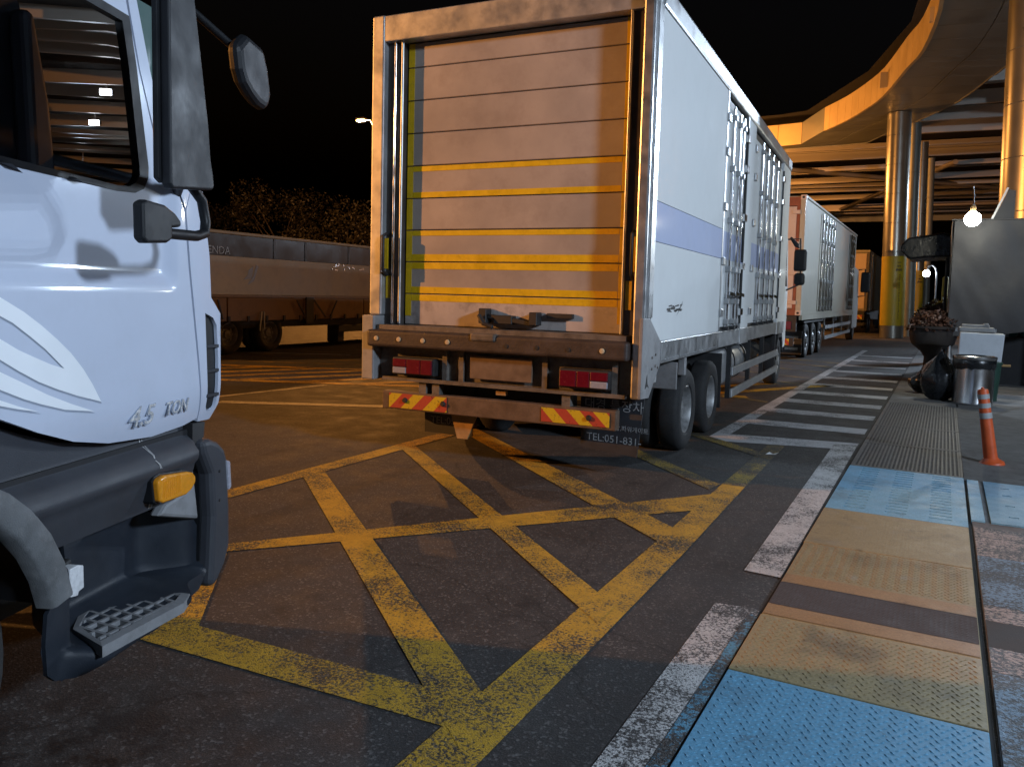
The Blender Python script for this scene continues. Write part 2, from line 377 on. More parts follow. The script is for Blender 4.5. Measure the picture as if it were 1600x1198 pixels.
# ------------------------------------------------------------------ mesh helpers
class MB:
    def __init__(s):
        s.v = []; s.f = []
    def add(s, vs, fs):
        o = len(s.v)
        s.v += [tuple(p) for p in vs]
        s.f += [tuple(i + o for i in f) for f in fs]
        return s
    def box(s, x0, x1, y0, y1, z0, z1):
        return s.add([(x0, y0, z0), (x1, y0, z0), (x1, y1, z0), (x0, y1, z0), (x0, y0, z1), (x1, y0, z1), (x1, y1, z1), (x0, y1, z1)],
                     [(0, 3, 2, 1), (4, 5, 6, 7), (0, 1, 5, 4), (1, 2, 6, 5), (2, 3, 7, 6), (3, 0, 4, 7)])
    def prism(s, poly, a, b, axis='x'):
        n = len(poly)
        def P(p, t):
            if axis == 'x': return (t, p[0], p[1])
            if axis == 'y': return (p[0], t, p[1])
            return (p[0], p[1], t)
        vs = [P(p, a) for p in poly] + [P(p, b) for p in poly]
        fs = [tuple(range(n)), tuple(range(2 * n - 1, n - 1, -1))]
        fs += [(i, i + n, (i + 1) % n + n, (i + 1) % n) for i in range(n)]
        return s.add(vs, fs)
    def bar(s, p, q, w, h, up=(0, 0, 1)):
        p = Vector(p); q = Vector(q); d = (q - p).normalized()
        u = Vector(up)
        r = d.cross(u).normalized(); u = r.cross(d)
        vs = []
        for b in (p, q):
            for i, j in ((-1, -1), (1, -1), (1, 1), (-1, 1)):
                vs.append(b + r * (i * w / 2) + u * (j * h / 2))
        return s.add(vs, [(0, 1, 2, 3), (7, 6, 5, 4), (0, 4, 5, 1), (1, 5, 6, 2), (2, 6, 7, 3), (3, 7, 4, 0)])
    def tube(s, pts, r, n=10, cap=True):
        pts = [Vector(p) for p in pts]
        rs = r if isinstance(r, (list, tuple)) else [r] * len(pts)
        rings = []
        ref = None
        for i, p in enumerate(pts):
            d = (pts[min(i + 1, len(pts) - 1)] - pts[max(i - 1, 0)]).normalized()
            if ref is None:
                ref = Vector((0, 0, 1)) if abs(d.z) < 0.9 else Vector((1, 0, 0))
            a = d.cross(ref).normalized(); b = a.cross(d).normalized(); ref = b
            rings.append([p + a * (rs[i] * math.cos(2 * math.pi * k / n)) + b * (rs[i] * math.sin(2 * math.pi * k / n)) for k in range(n)])
        vs = [q for g in rings for q in g]
        fs = []
        for i in range(len(pts) - 1):
            for k in range(n):
                fs.append((i * n + k, i * n + (k + 1) % n, (i + 1) * n + (k + 1) % n, (i + 1) * n + k))
        if cap:
            fs.append(tuple(range(n - 1, -1, -1)))
            fs.append(tuple((len(pts) - 1) * n + k for k in range(n)))
        return s.add(vs, fs)
    def lathe(s, prof, n=32, axis='z', c=(0, 0, 0), cap=True):
        vs = []
        for r, h in prof:
            for k in range(n):
                a = 2 * math.pi * k / n
                if axis == 'z': vs.append((c[0] + r * math.cos(a), c[1] + r * math.sin(a), c[2] + h))
                elif axis == 'x': vs.append((c[0] + h, c[1] + r * math.cos(a), c[2] + r * math.sin(a)))
                else: vs.append((c[0] + r * math.sin(a), c[1] + h, c[2] + r * math.cos(a)))
        fs = []
        for i in range(len(prof) - 1):
            for k in range(n):
                fs.append((i * n + k, i * n + (k + 1) % n, (i + 1) * n + (k + 1) % n, (i + 1) * n + k))
        if cap:
            fs.append(tuple(range(n - 1, -1, -1)))
            fs.append(tuple((len(prof) - 1) * n + k for k in range(n)))
        return s.add(vs, fs)
    def patch(s, outline, fn, holes=(), step=0.05):
        def inside(p, poly):
            r = False
            for i in range(len(poly)):
                a = poly[i]; b = poly[i - 1]
                if (a[1] > p[1]) != (b[1] > p[1]) and p[0] < (b[0] - a[0]) * (p[1] - a[1]) / (b[1] - a[1]) + a[0]:
                    r = not r
            return r
        def dens(poly):
            o = []
            for i in range(len(poly)):
                a = Vector(poly[i]); b = Vector(poly[(i + 1) % len(poly)])
                k = max(1, int((b - a).length / step))
                o += [tuple(a.lerp(b, j / k)) for j in range(k)]
            return o
        pts = []; edges = []
        loops = [dens(outline)] + [dens(h) for h in holes]
        for L in loops:
            o = len(pts)
            pts += L
            edges += [(o + i, o + (i + 1) % len(L)) for i in range(len(L))]
        xs = [p[0] for p in outline]; ys = [p[1] for p in outline]
        x = min(xs) + step * 0.5
        while x < max(xs):
            y = min(ys) + step * 0.5
            while y < max(ys):
                if inside((x, y), outline) and not any(inside((x, y), h) for h in holes):
                    if min((abs(x - p[0]) + abs(y - p[1])) for p in pts[:sum(len(L) for L in loops)]) > step * 0.6:
                        pts.append((x, y))
                y += step
            x += step
        vo, eo, fo, *_ = delaunay_2d_cdt([Vector(p) for p in pts], edges, [], 0, 1e-5)
        fs = []
        for f in fo:
            c = sum((vo[i] for i in f), Vector((0, 0))) / len(f)
            if inside(c, outline) and not any(inside(c, h) for h in holes):
                fs.append(tuple(f))
        return s.add([fn(p.x, p.y) for p in vo], fs)
    def mesh(s, name, material, smooth=None, fix=True):
        me = bpy.data.meshes.new(name)
        me.from_pydata(s.v, [], s.f)
        if fix:
            bm = bmesh.new(); bm.from_mesh(me)
            bmesh.ops.recalc_face_normals(bm, faces=bm.faces)
            bm.to_mesh(me); bm.free()
        me.materials.append(M[material])
        if smooth is not None:
            me.shade_smooth()
            me.set_sharp_from_angle(angle=R(smooth))
        return me
    def build(s, name, material, parent=None, smooth=None, bevel=0.0, seg=2, solid=0.0, fix=True):
        return link(name, s.mesh(name, material, smooth, fix), parent, bevel, seg, solid)

def link(name, me, parent=None, bevel=0.0, seg=2, solid=0.0):
    o = bpy.data.objects.new(name, me)
    COL.objects.link(o)
    if parent is not None:
        o.parent = parent
    if solid:
        m = o.modifiers.new('thickness', 'SOLIDIFY'); m.thickness = abs(solid); m.offset = -1.0 if solid > 0 else 1.0
        m = o.modifiers.new('sharp_rim', 'EDGE_SPLIT'); m.split_angle = R(50)
    if bevel:
        m = o.modifiers.new('bevel', 'BEVEL'); m.width = bevel; m.segments = seg; m.limit_method = 'ANGLE'; m.angle_limit = R(40)
    return o

def tag(o, label, cat, group=None):
    o['label'] = label; o['category'] = cat
    if group: o['group'] = group
    return o

def thing(name, label, cat, loc=(0, 0, 0), rz=0.0, group=None):
    o = bpy.data.objects.new(name, None)
    COL.objects.link(o)
    o.location = loc; o.rotation_euler = (0, 0, rz)
    o.empty_display_size = 0.2
    return tag(o, label, cat, group)

def struct(o, kind='structure'):
    o['kind'] = kind
    return o

def sheet(poly, z, name, material, parent=None):
    return MB().add([(x, y, z) for x, y in poly], [tuple(range(len(poly)))]).build(name, material, parent, fix=False)

def ccw(poly):
    a = sum(poly[i][0] * poly[(i + 1) % len(poly)][1] - poly[(i + 1) % len(poly)][0] * poly[i][1] for i in range(len(poly)))
    return poly if a > 0 else poly[::-1]

def text_mesh(body, size, extrude=0.002, shear=0.0, bold=0.0, sx=1.0):
    cu = bpy.data.curves.new('lettering', 'FONT')
    cu.body = body; cu.size = size; cu.extrude = extrude; cu.shear = shear; cu.offset = bold
    cu.resolution_u = 3
    ob = bpy.data.objects.new('lettering', cu)
    COL.objects.link(ob)
    dg = bpy.context.evaluated_depsgraph_get()
    me = bpy.data.meshes.new_from_object(ob.evaluated_get(dg))
    bpy.data.objects.remove(ob)
    if sx != 1.0:
        me.transform(Matrix.Diagonal((sx, 1, 1, 1)))
    return me

def text(name, body, size, origin, xdir, ydir, material, parent, extrude=0.002, shear=0.0, bold=0.0, sx=1.0):
    me = text_mesh(body, size, extrude, shear, bold, sx)
    X = Vector(xdir).normalized(); Y = Vector(ydir).normalized(); Z = X.cross(Y)
    mt = Matrix((X, Y, Z)).transposed().to_4x4()
    mt.translation = Vector(origin)
    me.transform(mt)
    me.materials.clear(); me.materials.append(M[material])
    return link(name, me, parent)

def wheel(parent, xo, y, r, w, inward=-1, dual=False, name='wheel'):
    """tyre (part) with rim and bolts (sub-parts); xo is the outer face, inward the direction to the axle"""
    k = inward
    m = MB()
    def tyre(x0):
        prof = [(r * 0.58, 0.03), (r * 0.62, 0.012), (r * 0.78, 0.0), (r * 0.92, 0.012), (r * 0.975, 0.035), (r, 0.06)]
        full = prof + [(rr, w - h) for rr, h in reversed(prof)]
        grooves = []
        for rr, h in full:
            grooves.append((rr, x0 + k * h))
        m.lathe([(a, b) for a, b in grooves], 40, 'x', (0, y, r), cap=False)
    tyre(xo)
    if dual: tyre(xo + k * (w + 0.06))
    t = m.build(name, 'rubber', parent, smooth=35)
    d = 0.13 if dual else 0.05
    MB().lathe([(r * 0.60, xo + k * 0.03), (r * 0.57, xo + k * 0.022), (r * 0.53, xo + k * 0.05), (r * 0.50, xo + k * (d + 0.02)), (r * 0.30, xo + k * (d if dual else d - 0.05)),
                (r * 0.22, xo + k * (d - 0.01)), (r * 0.2, xo + k * (d - 0.06)), (0.01, xo + k * (d - 0.07))], 36, 'x', (0, y, r), cap=False).build('rim', 'rim', t, smooth=40)
    b = MB()
    for i in range(8):
        a = i * math.pi / 4
        b.lathe([(0.018, xo + k * (d - 0.045)), (0.018, xo + k * (d + 0.01))], 6, 'x', (0, y + r * 0.34 * math.cos(a), r + r * 0.34 * math.sin(a)))
    struct(b.build('wheel_nuts', 'steel', t), 'stuff')
    return t

# ------------------------------------------------------------------ the setting
ground = sheet([(-260, -120), (200, -120), (200, 420), (-260, 420)], 0.0, 'road', 'asphalt')
struct(ground)

def mark(poly, name='road_marking', material='yellow_paint', z=0.004):
    return sheet(ccw(poly), z, name, material, ground)

# yellow no-stopping box
mark([(-1.565, 1.0), (-1.325, 1.0), (-1.36, 3.2), (-1.60, 3.2)], z=0.0040)
mark([(-1.600, 3.2), (-1.36, 3.2), (-1.395, 5.0), (-1.625, 5.0)], z=0.0040)
mark([(-1.625, 5.0), (-1.395, 5.0), (-1.46, 7.1), (-1.66, 7.1)], z=0.0040)
mark([(-1.66, 7.1), (-1.46, 7.1), (-1.51, 9.38), (-1.69, 9.38)], material='yellow_paint_old', z=0.0040)
mark([(-4.90, 2.36), (-3.932, 3.594), (-1.632, 6.69), (-1.511, 6.215), (-3.815, 3.487), (-4.78, 2.34)], z=0.0048)
mark([(-5.8, 3.72), (-5.02, 4.57), (-5.116, 8.45), (-4.90, 8.45), (-4.822, 4.388), (-5.6, 3.56)], z=0.0044)
mark([(-4.912, 5.264), (-4.816, 5.455), (-1.45, 2.65), (-1.45, 2.37)], z=0.0052)
mark([(-4.887, 6.708), (-4.849, 6.907), (-1.45, 3.925), (-1.45, 3.67)], z=0.0056)
mark([(-4.933, 7.961), (-4.96, 8.30), (-1.50, 5.42), (-1.50, 5.05)], z=0.0060)
mark([(-4.9, 9.9), (-4.9, 10.15), (-1.673, 7.074), (-1.706, 6.826)], material='yellow_paint_old', z=0.0052)
mark([(-4.6, 11.2), (-4.6, 11.45), (-1.641, 8.812), (-1.615, 8.543)], material='yellow_paint_old', z=0.0056)
mark([(-3.30, 2.36), (-3.25, 2.60), (-1.45, 2.708), (-1.45, 2.476)], z=0.0044)
mark([(-3.95, 3.50), (-3.80, 3.42), (-3.04, 2.55), (-3.20, 2.48)], z=0.0056)
# white kerb line
mark([(-0.985, 1.0), (-0.770, 1.0), (-0.772, 4.30), (-1.005, 4.27)], material='white_paint', z=0.0048)
mark([(-0.985, 4.885), (-0.768, 4.87), (-0.80, 9.92), (-1.045, 9.92)], material='white_paint', z=0.0062)
mark([(-0.845, 1.0), (-0.765, 1.0), (-0.765, 4.2), (-0.815, 4.2)], material='blue_paint', z=0.008)
# zebra beside the box truck
mark([(-2.40, 9.25), (-2.22, 9.25), (-2.27, 30.0), (-2.43, 30.0)], material='white_paint_old', z=0.0052)
zy = [9.78, 11.0, 12.35, 13.75, 15.2, 16.75, 18.5, 20.4, 22.4, 24.6, 27.0]
for i, y in enumerate(zy):
    mark([(-2.30, y - 0.55 + (0.35 if i else 0)), (-0.80, y - 0.15), (-0.80, y + 0.32), (-2.30, y + 0.02 + (0.25 if i else 0))], material='white_paint_old', z=0.0040)
for y, wd in ((13.2, 0.2), (16.5, 0.25), (17.9, 0.22), (19.6, 0.22), (21.4, 0.25), (22.9, 0.25)):
    mark([(-5.4, y + 1.4), (-5.4, y + 1.4 + wd), (-2.44, y + wd), (-2.44, y)], material='yellow_paint_old')
# hatched islands on the far side of the lane
d = Vector((2.43, 1.15)).normalized(); nrm = Vector((-d.y, d.x))
def along(o, a, b, w0, w1):
    o = Vector(o)
    return [tuple(o + d * a + nrm * w0), tuple(o + d * b + nrm * w0), tuple(o + d * b + nrm * w1), tuple(o + d * a + nrm * w1)]
o0 = (-10.95, 9.79)
mark(along(o0, -4.0, 9.0, 0.0, 0.28), material='yellow_paint', z=0.0048)
mark(along(o0, -4.0, 9.0, 2.55, 2.80), material='yellow_paint', z=0.0048)
for i in range(-4, 8):
    a = i * 1.15
    p = [Vector(o0) + d * a + nrm * 0.3, Vector(o0) + d * (a + 0.42) + nrm * 0.3, Vector(o0) + d * (a + 3.3) + nrm * 2.5, Vector(o0) + d * (a + 2.88) + nrm * 2.5]
    mark([tuple(q) for q in p], material='yellow_paint', z=0.0040)
for k in (3.6, 4.6, 5.6, 6.8):
    mark(along(o0, -3.0, 9.0, k, k + 0.16), material='yellow_paint_old', z=0.0040)
mark([(-15.5, 14.2), (-13.0, 15.6), (-13.1, 15.75), (-15.6, 14.35)], material='white_paint_old')
mark([(-8.95, 7.86), (-5.4, 9.75), (-5.48, 9.95), (-9.05, 8.06)], material='white_paint_old')
mark([(-9.5, 8.30), (-9.3, 10.45), (-9.18, 10.45), (-9.38, 8.30)], material='white_paint_old', z=0.0044)

# pavement on the right, laid in painted fields
def pave(x0, x1, y0, y1, mt, z=0.016, parent=None, name='pavement_field'):
    return MB().box(x0, x1, y0, y1, -0.02, z).build(name, mt, parent)
pavement = struct(MB().box(0.275, 60, -40, 260, -0.05, 0.012).build('pavement', 'concrete'))
pave(0.28, 1.9, 0.8, 4.10, 'pave_blue', parent=pavement)
pave(0.28, 1.9, 4.105, 4.40, 'pave_pink', parent=pavement)
pave(0.28, 1.9, 4.405, 4.77, 'pave_dark', parent=pavement)
pave(0.28, 1.9, 4.775, 5.02, 'pave_pink', parent=pavement)
pave(0.28, 1.9, 5.025, 6.0, 'pave_blue', parent=pavement)
pave(0.28, 0.62, 6.005, 6.78, 'pave_pink', parent=pavement)
pave(0.625, 1.9, 6.005, 6.35, 'pave_pink', parent=pavement)
pave(0.625, 1.9, 6.355, 6.9, 'pave_blue', parent=pavement)
pave(0.27, 0.36, 6.95, 8.55, 'plate_blue2', z=0.024, parent=pavement, name='edge_strip')

def slot_plate(x0, x1, y0, y1, cols, rows, slot_w, slot_h, z0, z1, mt, parent, name):
    """sheet with real slots"""
    xb = [x0]
    for c in cols: xb += [c - slot_w / 2, c + slot_w / 2]
    xb.append(x1)
    yb = [y0]
    for r_ in rows: yb += [r_ - slot_h / 2, r_ + slot_h / 2]
    yb.append(y1)
    m = MB()
    idx = {}
    vs = []
    def V(i, j):
        if (i, j) not in idx:
            idx[(i, j)] = len(vs); vs.append((xb[i], yb[j], z1))
        return idx[(i, j)]
    fs = []
    for i in range(len(xb) - 1):
        for j in range(len(yb) - 1):
            if i % 2 == 1 and j % 2 == 1: continue
            fs.append((V(i, j), V(i + 1, j), V(i + 1, j + 1), V(i, j + 1)))
    m.add(vs, fs)
    return m.build(name, mt, parent, solid=z1 - z0, fix=False)
slot_plate(0.40, 1.9, 6.95, 8.55, [0.56, 0.78, 1.0, 1.22, 1.44, 1.66], [7.2, 7.6, 8.0, 8.3], 0.07, 0.03, -0.005, 0.024, 'pave_bright', pavement, 'slotted_plate')

# cable-duct covers between road and pavement
duct = struct(MB().box(-0.765, 0.262, -6, 40, -0.06, 0.002).build('duct_channel', 'gutter'))
PX0, PX1 = -0.752, 0.245
def plate(y0, y1, mt, name='cover_plate', z=0.016):
    return MB().box(PX0 + random.uniform(-.004, .004), PX1, y0 + 0.004, y1 - 0.004, -0.02, z).build(name, mt, duct, bevel=0.003, seg=1)
pa = plate(1.4, 3.50, 'plate_blue')
pb = plate(3.50, 4.22, 'plate_tan', z=0.018)
pc = plate(4.22, 5.66, 'plate_tan2')
pd_ = plate(5.66, 6.72, 'plate_tan2', z=0.018)
for (a, b, mt) in ((4.23, 4.385, 'band_orange'), (4.39, 4.77, 'band_brown'), (4.775, 4.93, 'band_orange')):
    sheet([(PX0 + .004, a), (PX1 - .004, a), (PX1 - .004, b), (PX0 + .004, b)], 0.0195, 'painted_band', mt, duct)
rows_ = [6.86 + i * 0.105 for i in range(17)]
slot_plate(PX0, PX1, 6.724, 8.64, [-0.55, -0.25, 0.06], rows_, 0.155, 0.03, -0.01, 0.017, 'plate_blue2', duct, 'slotted_cover')
def treads(y0, y1, z, mt, pitch=0.036):
    m = MB()
    i = 0
    y = y0 + 0.03
    while y < y1 - 0.03:
        x = PX0 + 0.03 + (pitch / 2 if i % 2 else 0)
        k = 0
        while x < PX1 - 0.03:
            a = R(45) if (i + k) % 2 else R(-45)
            dx, dy = math.cos(a) * 0.014, math.sin(a) * 0.014
            px, py = -math.sin(a) * 0.0045, math.cos(a) * 0.0045
            m.add([(x - dx, y - dy, z), (x + px, y + py, z + 0.0005), (x + dx, y + dy, z), (x - px, y - py, z + 0.0005), (x, y, z + 0.0035)],
                  [(0, 3, 4), (3, 2, 4), (2, 1, 4), (1, 0, 4)])
            x += pitch; k += 1
        y += pitch * 0.8; i += 1
    return struct(m.build('tread_pattern', mt, duct, fix=False), 'stuff')
treads(1.9, 3.50, 0.0162, 'plate_blue')
treads(3.50, 4.22, 0.0182, 'plate_tan')
treads(4.95, 5.66, 0.0162, 'plate_tan2', 0.032)
def grating(y0, y1):
    m = MB()
    n = 26
    for i in range(n):
        x = PX0 + 0.03 + i * (PX1 - PX0 - 0.06) / (n - 1)
        m.box(x - 0.008, x + 0.008, y0 + 0.05, y1 - 0.05, -0.02, 0.014)
    y = y0 + 0.08
    while y < y1 - 0.05:
        m.box(PX0 + 0.02, PX1 - 0.02, y - 0.012, y + 0.012, -0.02, 0.011)
        y += 0.06
    m.box(PX0, PX1, y0 + 0.01, y0 + 0.05, -0.02, 0.016); m.box(PX0, PX1, y1 - 0.05, y1 - 0.01, -0.02, 0.016)
    m.box(PX0, PX0 + 0.02, y0 + 0.05, y1 - 0.05, -0.02, 0.016); m.box(PX1 - 0.02, PX1, y0 + 0.05, y1 - 0.05, -0.02, 0.016)
    return m.build('drain_grate', 'grate', duct)
for a, b in ((8.65, 10.2), (10.2, 11.75), (11.75, 13.3), (13.3, 14.6)): grating(a, b)
plate(14.6, 17.0, 'concrete', name='concrete_cover')
plate(17.0, 22.0, 'concrete', name='concrete_cover')
plate(22.0, 39.0, 'concrete', name='concrete_cover')
pave(0.248, 0.30, 8.6, 14.6, 'concrete', z=0.018, parent=pavement, name='kerb_strip')

# ------------------------------------------------------------------ canopy and columns
can = thing('canopy', 'curved canopy roof with cream metal fascia over lanes, held on round columns', 'canopy', (0, 0, 0))
outer = [(-14.0, 48.8), (-8.8, 48.5), (-7.75, 48.2), (-6.15, 45.0), (-4.92, 43.0), (-3.86, 40.8), (-2.9, 38.3), (-1.88, 34.3), (-1.29, 32.1), (-0.75, 28.0), (-0.6, 24.0)]
# refine the curved run
def refine(pts, k=3):
    o = []
    for i in range(len(pts) - 1):
        for j in range(k):
            t = j / k
            p0 = Vector(pts[max(i - 1, 0)]); p1 = Vector(pts[i]); p2 = Vector(pts[i + 1]); p3 = Vector(pts[min(i + 2, len(pts) - 1)])
            o.append(tuple(0.5 * ((2 * p1) + (p2 - p0) * t + (2 * p0 - 5 * p1 + 4 * p2 - p3) * t * t + (3 * p1 - p0 - 3 * p2 + p3) * t ** 3)))
    o.append(pts[-1])
    return o
curve = refine(outer[3:], 3)
path = [(-14.0, 48.8), (-12.2, 48.7), (-10.6, 48.6), (-9.1, 48.5), (-7.75, 48.25)] + curve
ZF0, ZF1 = 10.5, 11.7
for i in range(len(path) - 1):
    a = Vector(path[i]); b = Vector(path[i + 1])
    t = (b - a).normalized(); g = t * 0.012
    nn = Vector((-t.y, t.x))
    if nn.x > 0: nn = -nn
    a2, b2 = a + g, b - g
    q = [a2, b2, b2 - nn * 0.12, a2 - nn * 0.12]
    MB().prism([tuple(p) for p in q], ZF0, ZF1, 'z').build('fascia_panel', 'fascia' if i != 4 else 'soffit', can)
inner = [(p[0] + 3.3, p[1] + 1.0) for p in path]
for i in range(len(path) - 1):
    a = Vector((path[i][0] + .05, path[i][1] + .02)); b = Vector((path[i + 1][0] + .05, path[i + 1][1] + .02))
    c_ = Vector(inner[i + 1]); d_ = Vector(inner[i])
    g = (b - a).normalized() * 0.012
    for t0, t1 in ((0.0, 0.495), (0.505, 1.0)):
        q = [(a + g).lerp(d_ + g, t0), (b - g).lerp(c_ - g, t0), (b - g).lerp(c_ - g, t1), (a + g).lerp(d_ + g, t1)]
        MB().prism([tuple(p) for p in q], ZF0 + 0.02, ZF0 + 0.06, 'z').build('soffit_panel', 'soffit', can)
ig = MB()
for i in range(len(inner) - 1):
    ig.add([(inner[i][0], inner[i][1], ZF0), (inner[i + 1][0], inner[i + 1][1], ZF0), (inner[i + 1][0], inner[i + 1][1], ZF1), (inner[i][0], inner[i][1], ZF1)], [(0, 1, 2, 3)])
ig.build('inner_girder', 'soffit', can, solid=0.06)
sheet(ccw([(-16, 49), (-9, 48.6), (-7.5, 48.1), (-6, 45.2), (-3.8, 41), (-1.8, 34.5), (-0.5, 24.2), (30, 24.2), (30, 96), (-16, 96)]), 12.3, 'roof_deck', 'roof_dark', can)
# louvre beams that cross the opening
rr = random.Random(4)
y = 27.0
k = 0
while y < 95:
    x0 = -1.0 if y < 36 else (-3.0 if y < 44 else (-5.0 if y < 50 else -15.0))
    sk = rr.uniform(-0.9, 1.6)
    zz = 11.15 + rr.uniform(-0.25, 0.35)
    tilt = rr.uniform(-0.15, 0.45)
    hgt = rr.choice([0.30, 0.45, 0.62])
    MB().bar((x0, y - sk * 0.3, zz - tilt * 0.5), (24, y + 2.2 + sk, zz + tilt), 0.16, hgt).build('louvre_beam', 'rib', can)
    y += 2.1 + 0.022 * (y - 27); k += 1
for (xa, ya, xb, yb) in ((-13, 56, 3, 74), (-12, 92, 0, 60), (-9, 84, 24, 84), (2, 40, 12, 66)):
    MB().tube([(xa, ya, 10.75), (xb, yb, 10.9)], 0.17, 10).build('brace_tube', 'rib', can, smooth=40)
MB().bar((-16, 95, 10.9), (30, 95, 10.9), 0.4, 1.1).build('end_beam', 'soffit', can)

def column(name, label, x, y, r, z1, mt, tilt=0.0, wrap=None, seg=1.35, group='canopy columns'):
    t = thing(name, label, 'column', (x, y, 0), 0, group)
    t.rotation_euler = (0, R(tilt), 0)
    z = 0.0; 
    while z < z1 - 0.05:
        z2 = min(z1, z + seg)
        MB().lathe([(r - 0.012, z), (r, z + 0.012), (r, z2 - 0.012), (r - 0.012, z2)], 40).build('cladding_panel', mt, t, smooth=25)
        z = z2
    if wrap:
        w = MB().lathe([(r + 0.012, wrap[0]), (r + 0.012, wrap[1])], 40, cap=False).build('yellow_wrap', 'col_yellow', t, smooth=50)
        # column of small dark print on the wrap
        pr = MB(); 
        rd = random.Random(3)
        def curved(a0, a1, za, zb):
            vs = []
            for a in (a0, (a0 + a1) / 2, a1):
                for zz in (za, zb):
                    vs.append(((r + 0.016) * math.cos(a), (r + 0.016) * math.sin(a), zz))
            pr.add(vs, [(0, 2, 3, 1), (2, 4, 5, 3)])
        h = wrap[1] - wrap[0]
        A = R(-62)
        for j, (wd, hh) in enumerate(((0.14, 0.03), (0.16, 0.05), (0.26, 0.07))):
            zc = wrap[1] - 0.30 - j * 0.17
            q = -wd
            while q < wd:
                s = rd.uniform(0.03, 0.07)
                curved(A + q / r * 0.5, A + (q + s) / r * 0.5, zc - hh * rd.uniform(.5, 1), zc + hh * rd.uniform(.5, 1)); q += s + 0.025
        zc = wrap[1] - 0.9
        while zc > wrap[0] + 0.25:
            curved(A + 0.02, A + 0.02 + rd.uniform(0.05, 0.14), zc, zc + 0.03); zc -= 0.075
        struct(pr.build('small_print', 'lettering_dark', w, fix=False), 'stuff')
    return t
column('column', 'thick round metal column with wide yellow printed wrap near its foot', -2.2, 42.1, 0.52, 10.5, 'col_metal', -1.3, (0.6, 3.85))
column('column', 'slim plain grey column right behind the thick yellow-wrapped column', -1.58, 44.6, 0.25, 10.5, 'col_grey', -1.3)
column('column', 'slimmer metal column with orange-yellow wrap behind the thick column', -1.42, 50.0, 0.31, 10.5, 'col_metal', -1.3, (1.2, 3.5))
column('column', 'plain grey column farthest back in the row of columns', -1.08, 55.5, 0.22, 10.5, 'col_grey', -1.3)
column('column', 'thick metal column rising behind the grey tarpaulin stall at right edge', 1.86, 24.5, 0.74, 10.6, 'col_metal', -1.0)

# ------------------------------------------------------------------ box truck in the middle
TA = R(3.05)
bt = thing('box_truck', 'white box truck seen from behind, yellow-taped rear door, parked before the zebra', 'truck', (-2.39, 8.4835, 0), TA)
XL, XR, YR, YF, ZT = -2.80, 0.05, -1.95, 7.65, 4.30
# body panels
def white_side(y0, y1, name='side_panel'):
    for a, b, mt in ((1.25, 2.13, 'box_white'), (2.13, 2.48, 'box_blue'), (2.48, 4.10, 'box_white')):
        MB().box(XR - 0.08, XR, y0 + 0.003, y1 - 0.003, a + 0.003, b - 0.003).build(name if mt == 'box_white' else 'blue_band', mt, bt)
white_side(-1.80, 1.22)
MB().box(XR - 0.08, XR, 2.72, 3.38, 1.253, 4.10).build('side_panel', 'box_white', bt)
MB().box(XR - 0.08, XR, 6.62, YF, 1.253, 4.10).build('side_panel', 'box_white', bt)
MB().box(XL, XL + 0.08, YR + 0.1, YF, 1.253, 4.10).build('side_panel', 'box_white', bt)
MB().box(XL + 0.08, XR - 0.08, YF - 0.08, YF - 0.003, 1.253, 4.10).build('front_wall', 'box_white', bt)
MB().box(XL + 0.01, XR - 0.01, YR + 0.12, YF - 0.01, 4.20, ZT - 0.01).build('roof', 'box_white', bt)
MB().box(XL + 0.02, XR - 0.02, YR + 0.10, YF - 0.02, 1.09, 1.24).build('floor', 'chassis', bt)
MB().box(XR - 0.06, XR + 0.018, YR + 0.15, YF + 0.01, 4.10, ZT).build('top_rail', 'alu', bt, bevel=0.03)
MB().box(XL - 0.018, XL + 0.06, YR + 0.15, YF + 0.01, 4.10, ZT).build('top_rail', 'alu', bt, bevel=0.03)
MB().box(XR - 0.05, XR + 0.012, -1.47, 1.22, 1.045, 1.25).build('bottom_rail', 'steel', bt, bevel=0.006)
MB().box(XR - 0.05, XR + 0.004, 1.223, 2.70, 1.05, 1.25).build('bottom_rail', 'alu', bt, bevel=0.006)
MB().box(XR - 0.05, XR + 0.014, 2.703, 3.40, 1.03, 1.253).build('rail_joint', 'alu', bt, bevel=0.006)
MB().box(XR - 0.05, XR + 0.004, 3.403, 6.60, 1.05, 1.25).build('bottom_rail', 'alu', bt, bevel=0.006)
MB().box(XR - 0.05, XR + 0.010, 6.603, YF, 1.03, 1.253).build('rail_joint', 'alu', bt, bevel=0.006)
MB().box(XL - 0.01, XL + 0.05, -1.47, YF, 1.045, 1.25).build('bottom_rail', 'steel', bt, bevel=0.006)
rv = MB()
for i in range(26):
    yy = -1.40 + i * 0.1
    rv.lathe([(0.010, XR + 0.010), (0.007, XR + 0.017)], 6, 'x', (0, yy, 1.075))
for i in range(22):
    zz = 1.55 + i * 0.115
    rv.lathe([(0.011, XR + 0.004), (0.007, XR + 0.012)], 6, 'x', (0, YR + 0.135, zz))
struct(rv.build('rivets', 'alu', bt), 'stuff')
# scuffs on the flank
sc = MB()
rs = random.Random(5)
for i in range(16):
    a = -1.32 + rs.uniform(0, 0.55); z = 1.545 + rs.uniform(-0.03, 0.03)
    sc.add([(XR + 0.0015, a, z), (XR + 0.0015, a + rs.uniform(.05, .2), z + rs.uniform(-.01, .01)), (XR + 0.0015, a + rs.uniform(.05, .2), z + 0.02), (XR + 0.0015, a + .01, z + 0.014)], [(0, 1, 2, 3)])
sc.add([(XR + 0.0017, -0.98, 1.43), (XR + 0.0017, -0.90, 1.47), (XR + 0.0017, -0.66, 1.62), (XR + 0.0017, -0.70, 1.57)], [(0, 1, 2, 3)])
struct(sc.build('scuff_marks', 'chassis', bt, fix=False), 'stuff')
